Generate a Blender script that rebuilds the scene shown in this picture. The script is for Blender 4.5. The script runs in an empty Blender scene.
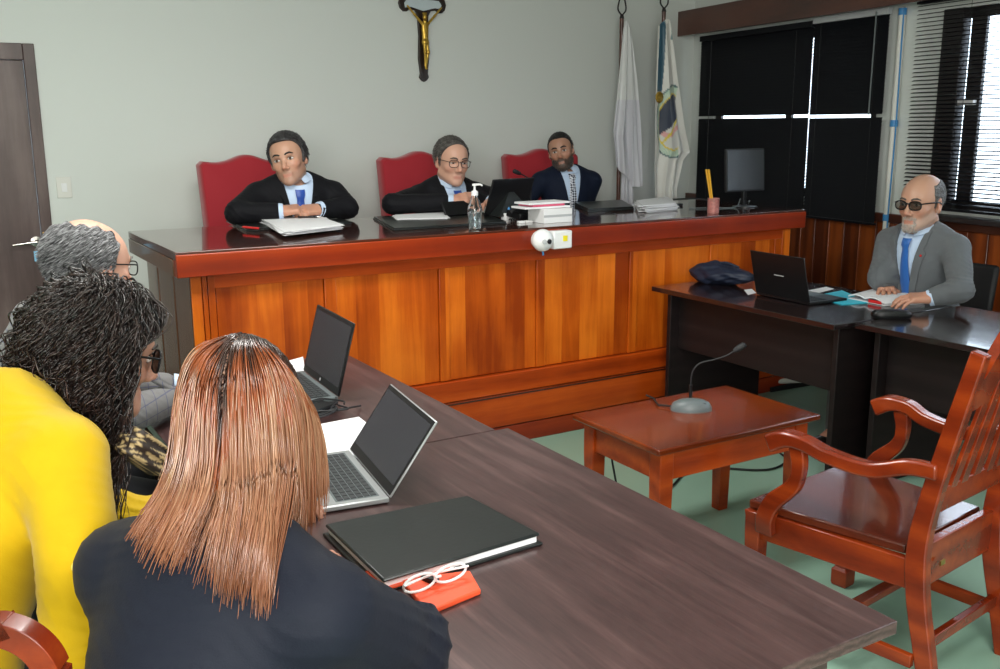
import bpy, bmesh, math, random
import numpy as np
from mathutils import Vector, Matrix
random.seed(7); np.random.seed(7)
S = bpy.context.scene
COL = S.collection
R_ = math.radians
# ---------------------------------------------------------------- camera, sky, lights, exposure
CAM = np.array([0, 0, 1.6]); FPX = 972.0
PITCH, YAW, ROLL = R_(12.14), R_(30.9), R_(-0.29)
_c, _s = math.cos(YAW), math.sin(YAW)
_fw0 = np.array([_s, _c, 0]); _rt0 = np.array([_c, -_s, 0]); _z = np.array([0, 0, 1.0])
FW = math.cos(PITCH)*_fw0 - math.sin(PITCH)*_z
_up0 = math.sin(PITCH)*_fw0 + math.cos(PITCH)*_z
RT = math.cos(ROLL)*_rt0 + math.sin(ROLL)*_up0
UP = -math.sin(ROLL)*_rt0 + math.cos(ROLL)*_up0
cd = bpy.data.cameras.new('camera'); cam = bpy.data.objects.new('camera', cd); COL.objects.link(cam)
cd.sensor_width = 36; cd.lens = 36*FPX/1000; cd.clip_start = .05
cam.matrix_world = Matrix([[RT[0], UP[0], -FW[0], CAM[0]], [RT[1], UP[1], -FW[1], CAM[1]], [RT[2], UP[2], -FW[2], CAM[2]], [0, 0, 0, 1]])
S.camera = cam
W = bpy.data.worlds.new('sky'); S.world = W; W.use_nodes = True
W.node_tree.nodes['Background'].inputs[0].default_value = (.72, .86, 1, 1)
W.node_tree.nodes['Background'].inputs[1].default_value = 5.5
S.view_settings.view_transform = 'Standard'; S.view_settings.look = 'None'
S.view_settings.exposure = 0.0; S.view_settings.gamma = 1; S.view_settings.use_curve_mapping = False

def area(name, loc, target, sx, sy, power, color=(1, 1, 1)):
    l = bpy.data.lights.new(name, 'AREA'); l.shape = 'RECTANGLE'; l.size = sx; l.size_y = sy; l.energy = power; l.color = color
    o = bpy.data.objects.new(name, l); COL.objects.link(o); o.location = loc
    o.rotation_euler = (Vector(target)-Vector(loc)).to_track_quat('-Z', 'Y').to_euler()
    return o
# daylight from the tall windows behind the photographer, two added ceiling fill lamps without fittings, and cool light from the right-hand windows
area('rear_window_light', (-1.2, -2.2, 1.9), (1.1, 3.7, .9), 2.2, 1.3, 210, (1, .98, .95))
area('ceiling_fill_light', (1.0, 3.0, 2.85), (1.0, 3.0, 0), 1.6, .5, 70, (1, .98, .94))
area('ceiling_fill_light', (1.0, .2, 2.85), (1.0, .2, 0), 1.6, .5, 45, (1, .98, .94))
area('side_window_light', (4.75, .6, 1.75), (1.5, .8, .8), 1.6, 1.1, 18, (.80, .90, 1))

# ---------------------------------------------------------------- geometry helpers
def ray(x, y): return FW + RT*((x-500)/FPX) - UP*((y-334.5)/FPX)
def onz(x, y, h):
    d = ray(x, y); return CAM + d*((h-CAM[2])/d[2])
def ony(x, y, Y):
    d = ray(x, y); return CAM + d*(Y/d[1])

def rotz(a): c, s = math.cos(a), math.sin(a); return np.array([[c, -s, 0], [s, c, 0], [0, 0, 1.0]])
def rotx(a): c, s = math.cos(a), math.sin(a); return np.array([[1.0, 0, 0], [0, c, -s], [0, s, c]])
def roty(a): c, s = math.cos(a), math.sin(a); return np.array([[c, 0, s], [0, 1.0, 0], [-s, 0, c]])
I3 = np.eye(3)

class MB:
    def __init__(self, R=I3, T=(0, 0, 0)):
        self.v = []; self.f = []; self.n = 0; self.R = np.array(R); self.T = np.array(T, float); self.col = []
    def add(self, v, f, col=None):
        v = np.asarray(v, float) @ self.R.T + self.T
        self.v.append(v); self.f += [tuple(i+self.n for i in q) for q in f]; self.n += len(v)
        self.col.append(np.tile(np.array(col if col is not None else (1, 1, 1)), (len(v), 1)))
    def box(self, x0, x1, y0, y1, z0, z1, R=None, c=None, col=None):
        v = np.array([(x, y, z) for x in (x0, x1) for y in (y0, y1) for z in (z0, z1)], float)
        if R is not None:
            c = np.array(c if c is not None else (0, 0, 0), float); v = (v-c) @ np.array(R).T + c
        self.add(v, [(0, 1, 3, 2), (4, 6, 7, 5), (0, 4, 5, 1), (2, 3, 7, 6), (0, 2, 6, 4), (1, 5, 7, 3)], col); return self
    def obox(self, c, h, R=I3, col=None):
        v = np.array([(x, y, z) for x in (-h[0], h[0]) for y in (-h[1], h[1]) for z in (-h[2], h[2])], float) @ np.array(R).T + np.array(c)
        self.add(v, [(0, 1, 3, 2), (4, 6, 7, 5), (0, 4, 5, 1), (2, 3, 7, 6), (0, 2, 6, 4), (1, 5, 7, 3)], col); return self
    def loft(self, rings, cap=True, col=None):
        m = len(rings[0]); v = np.concatenate([np.asarray(r, float) for r in rings]); f = []
        for i in range(len(rings)-1):
            for j in range(m):
                a = i*m+j; b = i*m+(j+1) % m; f.append((a, b, b+m, a+m))
        if cap: f.append(tuple(range(m-1, -1, -1))); f.append(tuple(range((len(rings)-1)*m, len(rings)*m)))
        self.add(v, f, col); return self
    def tube(self, pts, r, n=10, cap=True, col=None):
        pts = np.asarray(pts, float); k = len(pts); r = np.broadcast_to(np.asarray(r, float), (k,))
        t = np.gradient(pts, axis=0); t /= np.linalg.norm(t, axis=1)[:, None]+1e-12
        u = np.cross(t[0], (0, 0, 1.0)); 
        if np.linalg.norm(u) < .2: u = np.cross(t[0], (1.0, 0, 0))
        rings = []
        for i in range(k):
            u = u - t[i]*(u@t[i]); u /= np.linalg.norm(u); w = np.cross(t[i], u)
            a = np.linspace(0, 2*np.pi, n, endpoint=False)
            rings.append(pts[i]+r[i]*(np.cos(a)[:, None]*u+np.sin(a)[:, None]*w))
        return self.loft(rings, cap, col)
    def sweep(self, pts, w, h, side, col=None):
        """rectangular bar along pts; side = the sideways direction; w along side, h across"""
        pts = np.asarray(pts, float); k = len(pts); w = np.broadcast_to(w, (k,)); h = np.broadcast_to(h, (k,))
        side = np.array(side, float); side /= np.linalg.norm(side)
        t = np.gradient(pts, axis=0); t /= np.linalg.norm(t, axis=1)[:, None]; rings = []
        for i in range(k):
            s = side - t[i]*(side@t[i]); s /= np.linalg.norm(s); q = np.cross(t[i], s)
            rings.append([pts[i]+s*a*w[i]/2+q*b*h[i]/2 for a, b in ((-1, -1), (1, -1), (1, 1), (-1, 1))])
        return self.loft(rings, True, col)
    def lathe(self, prof, c=(0, 0, 0), n=24, R=I3, col=None):
        a = np.linspace(0, 2*np.pi, n, endpoint=False); rings = []
        for r, z in prof:
            ring = np.stack([r*np.cos(a), r*np.sin(a), np.full(n, z)], 1) @ np.array(R).T + np.array(c); rings.append(ring)
        return self.loft(rings, True, col)
    def prism(self, poly, o, ux, uy, th, col=None):
        o = np.array(o, float); ux = np.array(ux, float); uy = np.array(uy, float); nz = np.cross(ux, uy); nz /= np.linalg.norm(nz)
        p = np.array([o+ux*a+uy*b for a, b in poly]); m = len(p); v = np.concatenate([p, p+nz*th])
        f = [tuple(range(m-1, -1, -1)), tuple(range(m, 2*m))]+[(i, (i+1) % m, (i+1) % m+m, i+m) for i in range(m)]
        self.add(v, f, col); return self
    def ell(self, c, r, R=I3, nu=20, nv=12, col=None):
        rings = []; a = np.linspace(0, 2*np.pi, nu, endpoint=False)
        for i in range(nv+1):
            t = np.pi*(i+.02*(i == 0)-.02*(i == nv))/nv
            ring = np.stack([r[0]*np.sin(t)*np.cos(a), r[1]*np.sin(t)*np.sin(a), np.full(nu, -r[2]*np.cos(t))], 1) @ np.array(R).T+np.array(c)
            rings.append(ring)
        return self.loft(rings, True, col)
    def sheet(self, P, th=.002, col=None):
        """P: (m,n,3) grid of points made into a thin solid cloth"""
        P = np.asarray(P, float); m, n, _ = P.shape
        du = np.gradient(P, axis=0); dv = np.gradient(P, axis=1); N = np.cross(du, dv); N /= np.linalg.norm(N, axis=2)[..., None]+1e-12
        A = (P+N*th/2).reshape(-1, 3); B = (P-N*th/2).reshape(-1, 3); k = m*n; f = []
        for i in range(m-1):
            for j in range(n-1):
                a = i*n+j; f.append((a, a+n, a+n+1, a+1)); f.append((k+a, k+a+1, k+a+n+1, k+a+n))
        for i in range(m-1):
            for j, fl in ((0, 0), (n-1, 1)):
                a = i*n+j; q = (a, k+a, k+a+n, a+n); f.append(q if not fl else q[::-1])
        for j in range(n-1):
            for i, fl in ((0, 1), (m-1, 0)):
                a = i*n+j; q = (a, k+a, k+a+1, a+1); f.append(q if not fl else q[::-1])
        self.add(np.concatenate([A, B]), f, col); return self
    def build(self, name, m, parent=None, bevel=0, angle=35, usecol=False, origin=None):
        v = np.concatenate(self.v)
        if parent is None:
            o0 = np.array(origin) if origin is not None else np.array([(v[:, 0].min()+v[:, 0].max())/2, (v[:, 1].min()+v[:, 1].max())/2, v[:, 2].min()])
        else:
            o0 = wloc(parent)
        v = v-o0
        me = bpy.data.meshes.new(name); me.from_pydata(v.tolist(), [], self.f); me.update()
        bm = bmesh.new(); bm.from_mesh(me); bmesh.ops.recalc_face_normals(bm, faces=bm.faces); bm.to_mesh(me); bm.free()
        if usecol:
            at = me.color_attributes.new('Col', 'FLOAT_COLOR', 'POINT'); c = np.concatenate(self.col)
            at.data.foreach_set('color', np.concatenate([c, np.ones((len(c), 1))], 1).ravel().astype(np.float32))
        me.polygons.foreach_set('use_smooth', [True]*len(me.polygons)); me.set_sharp_from_angle(angle=R_(angle))
        me.materials.append(m)
        o = bpy.data.objects.new(name, me); COL.objects.link(o)
        if parent is not None: o.parent = parent
        else: o.location = o0
        if bevel:
            b = o.modifiers.new('bevel', 'BEVEL'); b.width = bevel; b.segments = 2; b.limit_method = 'ANGLE'; b.angle_limit = R_(40)
        return o

_W = {}
def wloc(o):
    l = np.array(o.location); p = o.parent
    while p is not None: l = l+np.array(p.location); p = p.parent
    return l
def thing(name, label, cat, loc, group=None):
    o = bpy.data.objects.new(name, None); COL.objects.link(o); o.location = loc; o.empty_display_size = .1
    return tag(o, label, cat, group)
def tag(o, label, cat, group=None):
    o['label'] = label; o['category'] = cat
    if group: o['group'] = group
    return o
def struct(o): o['kind'] = 'structure'; return o
def dup(root, loc, label=None, group=None):
    r = root.copy(); COL.objects.link(r); r.location = loc
    if label: r['label'] = label
    if group: r['group'] = group
    for ch in list(root.children):
        c = ch.copy(); COL.objects.link(c); c.parent = r
        for g in list(ch.children):
            d = g.copy(); COL.objects.link(d); d.parent = c
    return r

# ---------------------------------------------------------------- materials
def srgb(r, g, b):
    f = lambda c: (c/255/12.92) if c/255 <= .04045 else ((c/255+.055)/1.055)**2.4
    return (f(r), f(g), f(b))
def newmat(name):
    m = bpy.data.materials.new(name); m.use_nodes = True; nt = m.node_tree
    return m, nt, nt.nodes['Principled BSDF']
def mat(name, c, rough=.5, metal=0, bump=0, bscale=60, var=0, vscale=8, spec=.5, coat=0, trans=0, ior=1.45, sheen=0, emit=0):
    m, nt, b = newmat(name); L = nt.links
    b.inputs['Base Color'].default_value = (*c, 1); b.inputs['Roughness'].default_value = rough; b.inputs['Metallic'].default_value = metal
    b.inputs['Specular IOR Level'].default_value = spec; b.inputs['Coat Weight'].default_value = coat; b.inputs['Coat Roughness'].default_value = .08
    b.inputs['Transmission Weight'].default_value = trans; b.inputs['IOR'].default_value = ior; b.inputs['Sheen Weight'].default_value = sheen
    if emit: b.inputs['Emission Color'].default_value = (*c, 1); b.inputs['Emission Strength'].default_value = emit
    tc = nt.nodes.new('ShaderNodeTexCoord')
    if var:
        n = nt.nodes.new('ShaderNodeTexNoise'); n.inputs['Scale'].default_value = vscale; n.inputs['Detail'].default_value = 4
        L.new(tc.outputs['Object'], n.inputs['Vector'])
        mx = nt.nodes.new('ShaderNodeMix'); mx.data_type = 'RGBA'
        mx.inputs[6].default_value = (*[x*(1-var) for x in c], 1); mx.inputs[7].default_value = (*[min(1, x*(1+var)) for x in c], 1)
        L.new(n.outputs['Fac'], mx.inputs[0]); L.new(mx.outputs[2], b.inputs['Base Color'])
    if bump:
        n = nt.nodes.new('ShaderNodeTexNoise'); n.inputs['Scale'].default_value = bscale; n.inputs['Detail'].default_value = 5
        L.new(tc.outputs['Object'], n.inputs['Vector'])
        bp = nt.nodes.new('ShaderNodeBump'); bp.inputs['Strength'].default_value = bump; bp.inputs['Distance'].default_value = .004
        L.new(n.outputs['Fac'], bp.inputs['Height']); L.new(bp.outputs['Normal'], b.inputs['Normal'])
    return m
def wood(name, dark, mid, light, axis='X', rough=.28, board=0, baxis='X', stretch=14, scale=5, coat=.3, bvar=.35, contrast=1.0, spec=.5):
    """varnished wood: long stretched grain, board to board variation"""
    m, nt, b = newmat(name); L = nt.links; N = nt.nodes.new
    tc = N('ShaderNodeTexCoord'); mp = N('ShaderNodeMapping')
    sc = {'X': (1/stretch, 1, 1), 'Y': (1, 1/stretch, 1), 'Z': (1, 1, 1/stretch)}[axis]
    mp.inputs['Scale'].default_value = [s*scale for s in sc]; L.new(tc.outputs['Object'], mp.inputs['Vector'])
    vec = mp.outputs['Vector']
    if board:
        sp = N('ShaderNodeSeparateXYZ'); L.new(tc.outputs['Object'], sp.inputs[0])
        dv = N('ShaderNodeMath'); dv.operation = 'DIVIDE'; dv.inputs[1].default_value = board; L.new(sp.outputs[baxis], dv.inputs[0])
        fl = N('ShaderNodeMath'); fl.operation = 'FLOOR'; L.new(dv.outputs[0], fl.inputs[0])
        wn = N('ShaderNodeTexWhiteNoise'); wn.noise_dimensions = '1D'; L.new(fl.outputs[0], wn.inputs['W'])
        va = N('ShaderNodeVectorMath'); va.operation = 'SCALE'; va.inputs['Scale'].default_value = 9.0; L.new(wn.outputs['Color'], va.inputs[0])
        ad = N('ShaderNodeVectorMath'); ad.operation = 'ADD'; L.new(vec, ad.inputs[0]); L.new(va.outputs[0], ad.inputs[1]); vec = ad.outputs[0]
    n1 = N('ShaderNodeTexNoise'); n1.inputs['Scale'].default_value = 2.2; n1.inputs['Detail'].default_value = 8; n1.inputs['Roughness'].default_value = .62; n1.inputs['Distortion'].default_value = .9
    L.new(vec, n1.inputs['Vector'])
    wv = N('ShaderNodeTexWave'); wv.wave_type = 'RINGS'; wv.inputs['Scale'].default_value = .55; wv.inputs['Distortion'].default_value = 6; wv.inputs['Detail'].default_value = 3; wv.inputs['Detail Scale'].default_value = 1.2
    L.new(vec, wv.inputs['Vector'])
    mx = N('ShaderNodeMix'); mx.inputs[0].default_value = .35; L.new(n1.outputs['Fac'], mx.inputs[2]); L.new(wv.outputs['Fac'], mx.inputs[3])
    n2 = N('ShaderNodeTexNoise'); n2.inputs['Scale'].default_value = 9; n2.inputs['Detail'].default_value = 9; n2.inputs['Roughness'].default_value = .7; L.new(vec, n2.inputs['Vector'])
    n3 = N('ShaderNodeTexNoise'); n3.inputs['Scale'].default_value = 5; n3.inputs['Detail'].default_value = 5; L.new(tc.outputs['Object'], n3.inputs['Vector'])
    m2 = N('ShaderNodeMix'); m2.inputs[0].default_value = .30; L.new(mx.outputs[0], m2.inputs[2]); L.new(n2.outputs['Fac'], m2.inputs[3])
    m3 = N('ShaderNodeMix'); m3.inputs[0].default_value = .22; L.new(m2.outputs[0], m3.inputs[2]); L.new(n3.outputs['Fac'], m3.inputs[3])
    fac = m3.outputs[0]
    if board:
        ma = N('ShaderNodeMath'); ma.operation = 'MULTIPLY_ADD'; ma.inputs[1].default_value = bvar; L.new(wn.outputs['Value'], ma.inputs[0])
        sb = N('ShaderNodeMath'); sb.operation = 'SUBTRACT'; sb.inputs[1].default_value = bvar/2; L.new(fac, sb.inputs[0]); L.new(sb.outputs[0], ma.inputs[2]); fac = ma.outputs[0]
    cr = N('ShaderNodeValToRGB'); e = cr.color_ramp.elements
    w = .19/contrast
    e[0].position = .5-w; e[0].color = (*dark, 1); e[1].position = .5+w; e[1].color = (*light, 1)
    q = cr.color_ramp.elements.new(.5); q.color = (*mid, 1)
    L.new(fac, cr.inputs[0]); L.new(cr.outputs[0], b.inputs['Base Color'])
    b.inputs['Roughness'].default_value = rough; b.inputs['Coat Weight'].default_value = coat; b.inputs['Coat Roughness'].default_value = .06; b.inputs['Specular IOR Level'].default_value = spec
    bp = N('ShaderNodeBump'); bp.inputs['Strength'].default_value = .08; bp.inputs['Distance'].default_value = .002; L.new(n1.outputs['Fac'], bp.inputs['Height']); L.new(bp.outputs['Normal'], b.inputs['Normal'])
    return m
def vcol(name, rough=.5, bump=0, bscale=200, spec=.5, sss=0, sheen=0, coat=0):
    m, nt, b = newmat(name); a = nt.nodes.new('ShaderNodeAttribute'); a.attribute_name = 'Col'
    nt.links.new(a.outputs['Color'], b.inputs['Base Color']); b.inputs['Roughness'].default_value = rough; b.inputs['Specular IOR Level'].default_value = spec
    b.inputs['Sheen Weight'].default_value = sheen; b.inputs['Coat Weight'].default_value = coat
    if sss: b.inputs['Subsurface Weight'].default_value = sss; b.inputs['Subsurface Radius'].default_value = (.012, .005, .003); b.inputs['Subsurface Scale'].default_value = 1
    if bump:
        tc = nt.nodes.new('ShaderNodeTexCoord'); n = nt.nodes.new('ShaderNodeTexNoise'); n.inputs['Scale'].default_value = bscale; nt.links.new(tc.outputs['Object'], n.inputs['Vector'])
        bp = nt.nodes.new('ShaderNodeBump'); bp.inputs['Strength'].default_value = bump; bp.inputs['Distance'].default_value = .002
        nt.links.new(n.outputs['Fac'], bp.inputs['Height']); nt.links.new(bp.outputs['Normal'], b.inputs['Normal'])
    return m
def glass(name, c=(1, 1, 1), rough=0):
    return mat(name, c, rough, trans=1, ior=1.45)

M = dict(
 wall=mat('wall_paint', srgb(214, 218, 213), .6, bump=.03, bscale=120),
 floor=mat('floor_green', srgb(138, 172, 153), .32, var=.10, vscale=1.4, bump=.02, bscale=8),
 ceil=mat('ceiling_paint', srgb(225, 225, 220), .8),
 benchtop=wood('bench_top_wood', (.030, .007, .004), (.055, .012, .006), (.085, .020, .009), 'X', .10, coat=.6),
 cornice=wood('bench_cornice_wood', (.17, .014, .003), (.27, .026, .004), (.38, .045, .006), 'X', .28, coat=.2, spec=.35, stretch=18),
 bench=wood('bench_panel_wood', (.27, .035, .002), (.50, .088, .005), (.72, .17, .012), 'Z', .30, spec=.3, coat=.12, board=.115, baxis='X', stretch=16, scale=6, bvar=.22),
 benchH=wood('bench_rail_wood', (.22, .024, .002), (.40, .050, .004), (.56, .090, .008), 'X', .30, spec=.3, coat=.12, stretch=16, scale=6),
 benchS=wood('bench_side_wood', (.10, .04, .02), (.14, .055, .025), (.18, .07, .03), 'Z', .25, stretch=12),  # same wood as the front; grey reflected tone put into its colour
 laminate=wood('walnut_laminate', srgb(56, 38, 38), srgb(76, 54, 53), srgb(98, 74, 72), 'Y', .30, stretch=16, scale=38, coat=.12, contrast=1.1),
 darklam=wood('dark_laminate', srgb(26, 18, 19), srgb(32, 23, 24), srgb(40, 30, 29), 'Y', .20, stretch=20, scale=7, coat=.6, contrast=.8),
 darklamZ=wood('dark_laminate_panel', srgb(20, 14, 15), srgb(27, 19, 20), srgb(33, 24, 24), 'Y', .5, stretch=20, scale=7, coat=0, contrast=.8, spec=.3),
 chairwood=wood('red_chair_wood', (.07, .007, .002), (.19, .021, .004), (.33, .048, .006), 'Y', .24, stretch=5, scale=6, coat=.3, contrast=.75, spec=.35),
 seatwood=wood('chair_seat_wood', (.045, .007, .004), (.09, .014, .005), (.15, .027, .008), 'Y', .16, stretch=8, scale=6, coat=.5),
 tablewood=wood('low_table_top_wood', (.07, .010, .002), (.14, .020, .003), (.22, .038, .005), 'X', .20, stretch=10, scale=5, coat=.25, spec=.35),
 tableside=wood('low_table_side_wood', (.20, .020, .002), (.34, .042, .004), (.48, .075, .008), 'X', .28, stretch=10, scale=6, coat=.2, spec=.3),
 wains=wood('wainscot_wood', (.08, .016, .004), (.18, .036, .006), (.28, .062, .010), 'Z', .35, board=.14, baxis='Y', stretch=16, scale=6),
 pelmet=wood('pelmet_wood', (.045, .014, .008), (.075, .022, .012), (.11, .032, .016), 'Y', .35, stretch=14),
 door=wood('door_wood', srgb(66, 50, 48), srgb(86, 68, 65), srgb(110, 92, 88), 'Z', .35, stretch=10, scale=5, coat=.15),
 redfab=mat('red_upholstery', (.36, .008, .018), .75, bump=.12, bscale=300, sheen=.4),
 black=mat('black_plastic', (.006, .006, .007), .35, spec=.4), blackm=mat('black_matte', (.010, .010, .012), .6), leather=mat('black_leather', (.012, .014, .014), .33, bump=.06, bscale=90),
 screen=mat('dark_screen', (.030, .030, .038), .25), silver=mat('silver_aluminium', (.46, .47, .48), .32, metal=.6), grey=mat('grey_plastic', (.12, .14, .145), .4), lgrey=mat('light_grey_plastic', (.45, .46, .47), .4),
 keys=mat('dark_keys', (.03, .033, .036), .5), paper=mat('white_paper', (.82, .82, .84), .6), white=mat('white_plastic', (.80, .80, .80), .35), cream=mat('cream_paint', (.72, .71, .66), .5),
 chrome=mat('chrome', (.30, .28, .26), .25, metal=1), brass=mat('brass', (.62, .42, .12), .3, metal=1), gold=mat('gilded_metal', (.55, .34, .06), .35, metal=.8),
 blind=mat('black_slats', (.004, .0045, .007), .5, spec=.25), frame=mat('dark_window_frame', (.018, .015, .016), .4), yellow=mat('yellow_sticker', (.85, .72, .02), .5), pencil=mat('yellow_pencil', (.75, .38, .02), .4),
 cyan=mat('cyan_card', (.05, .55, .72), .45), red=mat('red_plastic', (.65, .02, .02), .35), orange=mat('orange_red_cover', (.80, .09, .03), .45), pink=mat('pink_card', (.75, .12, .22), .5),
 navy=mat('navy_bag_cloth', (.012, .018, .040), .55, bump=.1, bscale=90), blue=mat('blue_cable', (.05, .25, .55), .4), lblue=mat('light_blue_label', (.25, .55, .80), .4), beige=mat('beige_plastic', (.65, .6, .5), .5),
 glass=glass('clear_glass'), liquid=mat('clear_gel', (.80, .90, .95), .05, trans=.9, ior=1.34),
)
# ================================================================ ROOM
def smooth_path(P, n=8):
    P = [np.array(p, float) for p in P]; out = []
    Q = [2*P[0]-P[1]]+P+[2*P[-1]-P[-2]]
    for i in range(1, len(Q)-2):
        for k in range(n):
            t_ = k/n; a, b, c, d = Q[i-1:i+3]
            out.append(.5*((2*b)+(-a+c)*t_+(2*a-5*b+4*c-d)*t_*t_+(-a+3*b-3*c+d)*t_**3))
    out.append(P[-1]); return np.array(out)
YW = 6.2
WA = R_(7); wd = np.array([-math.sin(WA), -math.cos(WA), 0]); wn = np.array([-math.cos(WA), math.sin(WA), 0]); W0 = np.array([5.55, YW, 0])
def wp(s, n, z): return W0+wd*s+wn*n+np.array([0, 0, z])
def wbox(mb, s0, s1, n0, n1, z0, z1):
    v = [wp(s, n, z) for s in (s0, s1) for n in (n0, n1) for z in (z0, z1)]
    mb.add(v, [(0, 1, 3, 2), (4, 6, 7, 5), (0, 4, 5, 1), (2, 3, 7, 6), (0, 2, 6, 4), (1, 5, 7, 3)]); return mb
XL, YR, ZC = -2.4, -2.6, 2.9
struct(MB().box(XL-.1, 5.8, YR-.1, YW+.1, -.1, 0).build('floor', M['floor']))
struct(MB().box(XL-.1, 5.8, YR-.1, YW+.1, ZC, ZC+.1).build('ceiling', M['ceil']))
DX0, DX1, DZ = -.33, .665, 2.04
mb = MB(); mb.box(XL, DX0, YW, YW+.12, 0, ZC); mb.box(DX1, 5.60, YW, YW+.12, 0, ZC); mb.box(DX0, DX1, YW, YW+.12, DZ, ZC)
struct(mb.build('wall_back', M['wall']))
struct(MB().box(XL-.1, XL, YR, YW+.12, 0, ZC).build('wall_left', M['wall']))
struct(MB().box(XL, 5.8, YR-.1, YR, 0, ZC).build('wall_rear', M['wall']))
mb = MB(); WEND = 9.0
wins = [(.30, 2.02), (2.50, 4.9)]; zb, zt = 1.10, 2.24
wbox(mb, 0, WEND, -.09, 0, 0, zb); wbox(mb, 0, WEND, -.09, 0, zt, ZC)
wbox(mb, 0, wins[0][0], -.09, 0, zb, zt); wbox(mb, wins[0][1], wins[1][0], -.09, 0, zb, zt); wbox(mb, wins[1][1], WEND, -.09, 0, zb, zt)
struct(mb.build('wall_right', M['wall']))
# windows: frame + panes
for i, (a, b) in enumerate(wins):
    r = bpy.data.objects.new('window_%d' % (i+1), None); COL.objects.link(r); r.location = wp((a+b)/2, -.05, zb); struct(r)
    mb = MB()
    cuts = [a, (a+b)/2-.03, b] if i == 0 else [a, 2.665, b-.6]
    for s in (a, b-.07): wbox(mb, s, s+.07+(.07 if s == a and i else 0), -.05, -.02 if i == 0 else .02, zb, zt)
    wbox(mb, cuts[1]-(.0 if i else 0), cuts[1]+(.10 if i else .06), -.05, -.02, zb, zt)
    wbox(mb, a, b, -.05, -.02, zb, zb+.06); wbox(mb, a, b, -.05, -.02, zt-.06, zt)
    if i: wbox(mb, 4.0, 4.08, -.05, -.02, zb, zt)
    mb.build('window_frame', M['frame'], r, .004)
    if i:
        h = MB(); wbox(h, 2.64, 2.75, -.02, .01, 1.70, 1.73); h.build('window_handle', M['white'], r, .003)
    p = MB(); wbox(p, a+.05, b-.05, -.04, -.035, zb+.04, zt-.04); p.build('window_pane', M['glass'], r)
mb = MB(); wbox(mb, 2.46, 5.0, -.02, .14, 1.045, 1.075); struct(mb.build('window_sill', M['frame'], None, .004))
mb = MB(); wbox(mb, 0, WEND, 0, .012, .0, 1.00)
for k in range(60):
    s = .02+k*.14
    wbox(mb, s, s+.128, .012, .020, .10, .985)
struct(mb.build('trim_1', M['wains'], None, .003))                       # wainscot boards
mb = MB(); wbox(mb, 0, WEND, 0, .035, .99, 1.045); wbox(mb, 0, WEND, 0, .03, 0, .10)
struct(mb.build('trim_2', M['pelmet'], None, .004))                      # wainscot cap and skirting
struct(MB().box(DX1+.02, 5.5, YW-.015, YW, 0, .09).build('baseboard_back', M['pelmet'], None, .003))
# curtain pelmet
mb = MB(); wbox(mb, 0, 8.6, .15, .175, 2.285, 2.475); wbox(mb, 0, 8.6, 0, .15, 2.45, 2.475)
tag(mb.build('curtain_pelmet', M['pelmet'], None, .003), 'long dark brown wooden pelmet above the blinds at top right', 'pelmet')
mb = MB()
for s in (.55, 1.25): wbox(mb, s, s+.006, .0, .002, 2.475, ZC)
struct(mb.build('trim_3', M['lgrey']))
# door and frame
d = bpy.data.objects.new('door_1', None); COL.objects.link(d); d.location = (.1, YW, 0); struct(d)
MB().box(DX0+.055, DX1-.052, YW+.01, YW+.05, .003, DZ-.071).build('door_leaf', M['door'], d, .003)
mb = MB(); mb.box(DX0-.02, DX0+.055, YW-.015, YW+.1, 0, DZ+.02).box(DX1-.05, DX1+.01, YW-.015, YW+.1, 0, DZ+.02).box(DX0+.055, DX1-.05, YW-.015, YW+.1, DZ-.07, DZ+.02)
mb.build('door_frame', M['door'], d, .004)
hz = ony(38, 241, YW)
hx = .585
mb = MB(); mb.lathe([(.001, -.002), (.030, 0), (.030, .008), (.012, .012), (.010, .045)], (hx, YW+.012, .955), 20, rotx(R_(90)))
mb.build('handle_rose', M['chrome'], d)
mb = MB(); mb.tube([(hx, YW-.035, .955), (hx-.03, YW-.037, .954), (hx-.13, YW-.035, .945)], [.009, .010, .007], 10); mb.build('door_handle', M['chrome'], d)
MB().box(hx-.02, hx+.03, YW+.004, YW+.012, .84, .90).build('door_lock_label', M['lblue'], d, .002)
MB().box(hx+.035, hx+.045, YW-.018, YW-.014, .97, 1.01).build('strike_plate', M['brass'], d)
# light switch
t = thing('light_switch', 'small white light switch plate on the pale wall beside the door', 'switch', (.76, YW, 1.23))
MB().box(.72, .80, YW-.008, YW, 1.20, 1.32).build('plate', M['cream'], t, .002)
MB().box(.745, .775, YW-.012, YW-.008, 1.235, 1.285).build('rocker', M['white'], t, .001)

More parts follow.
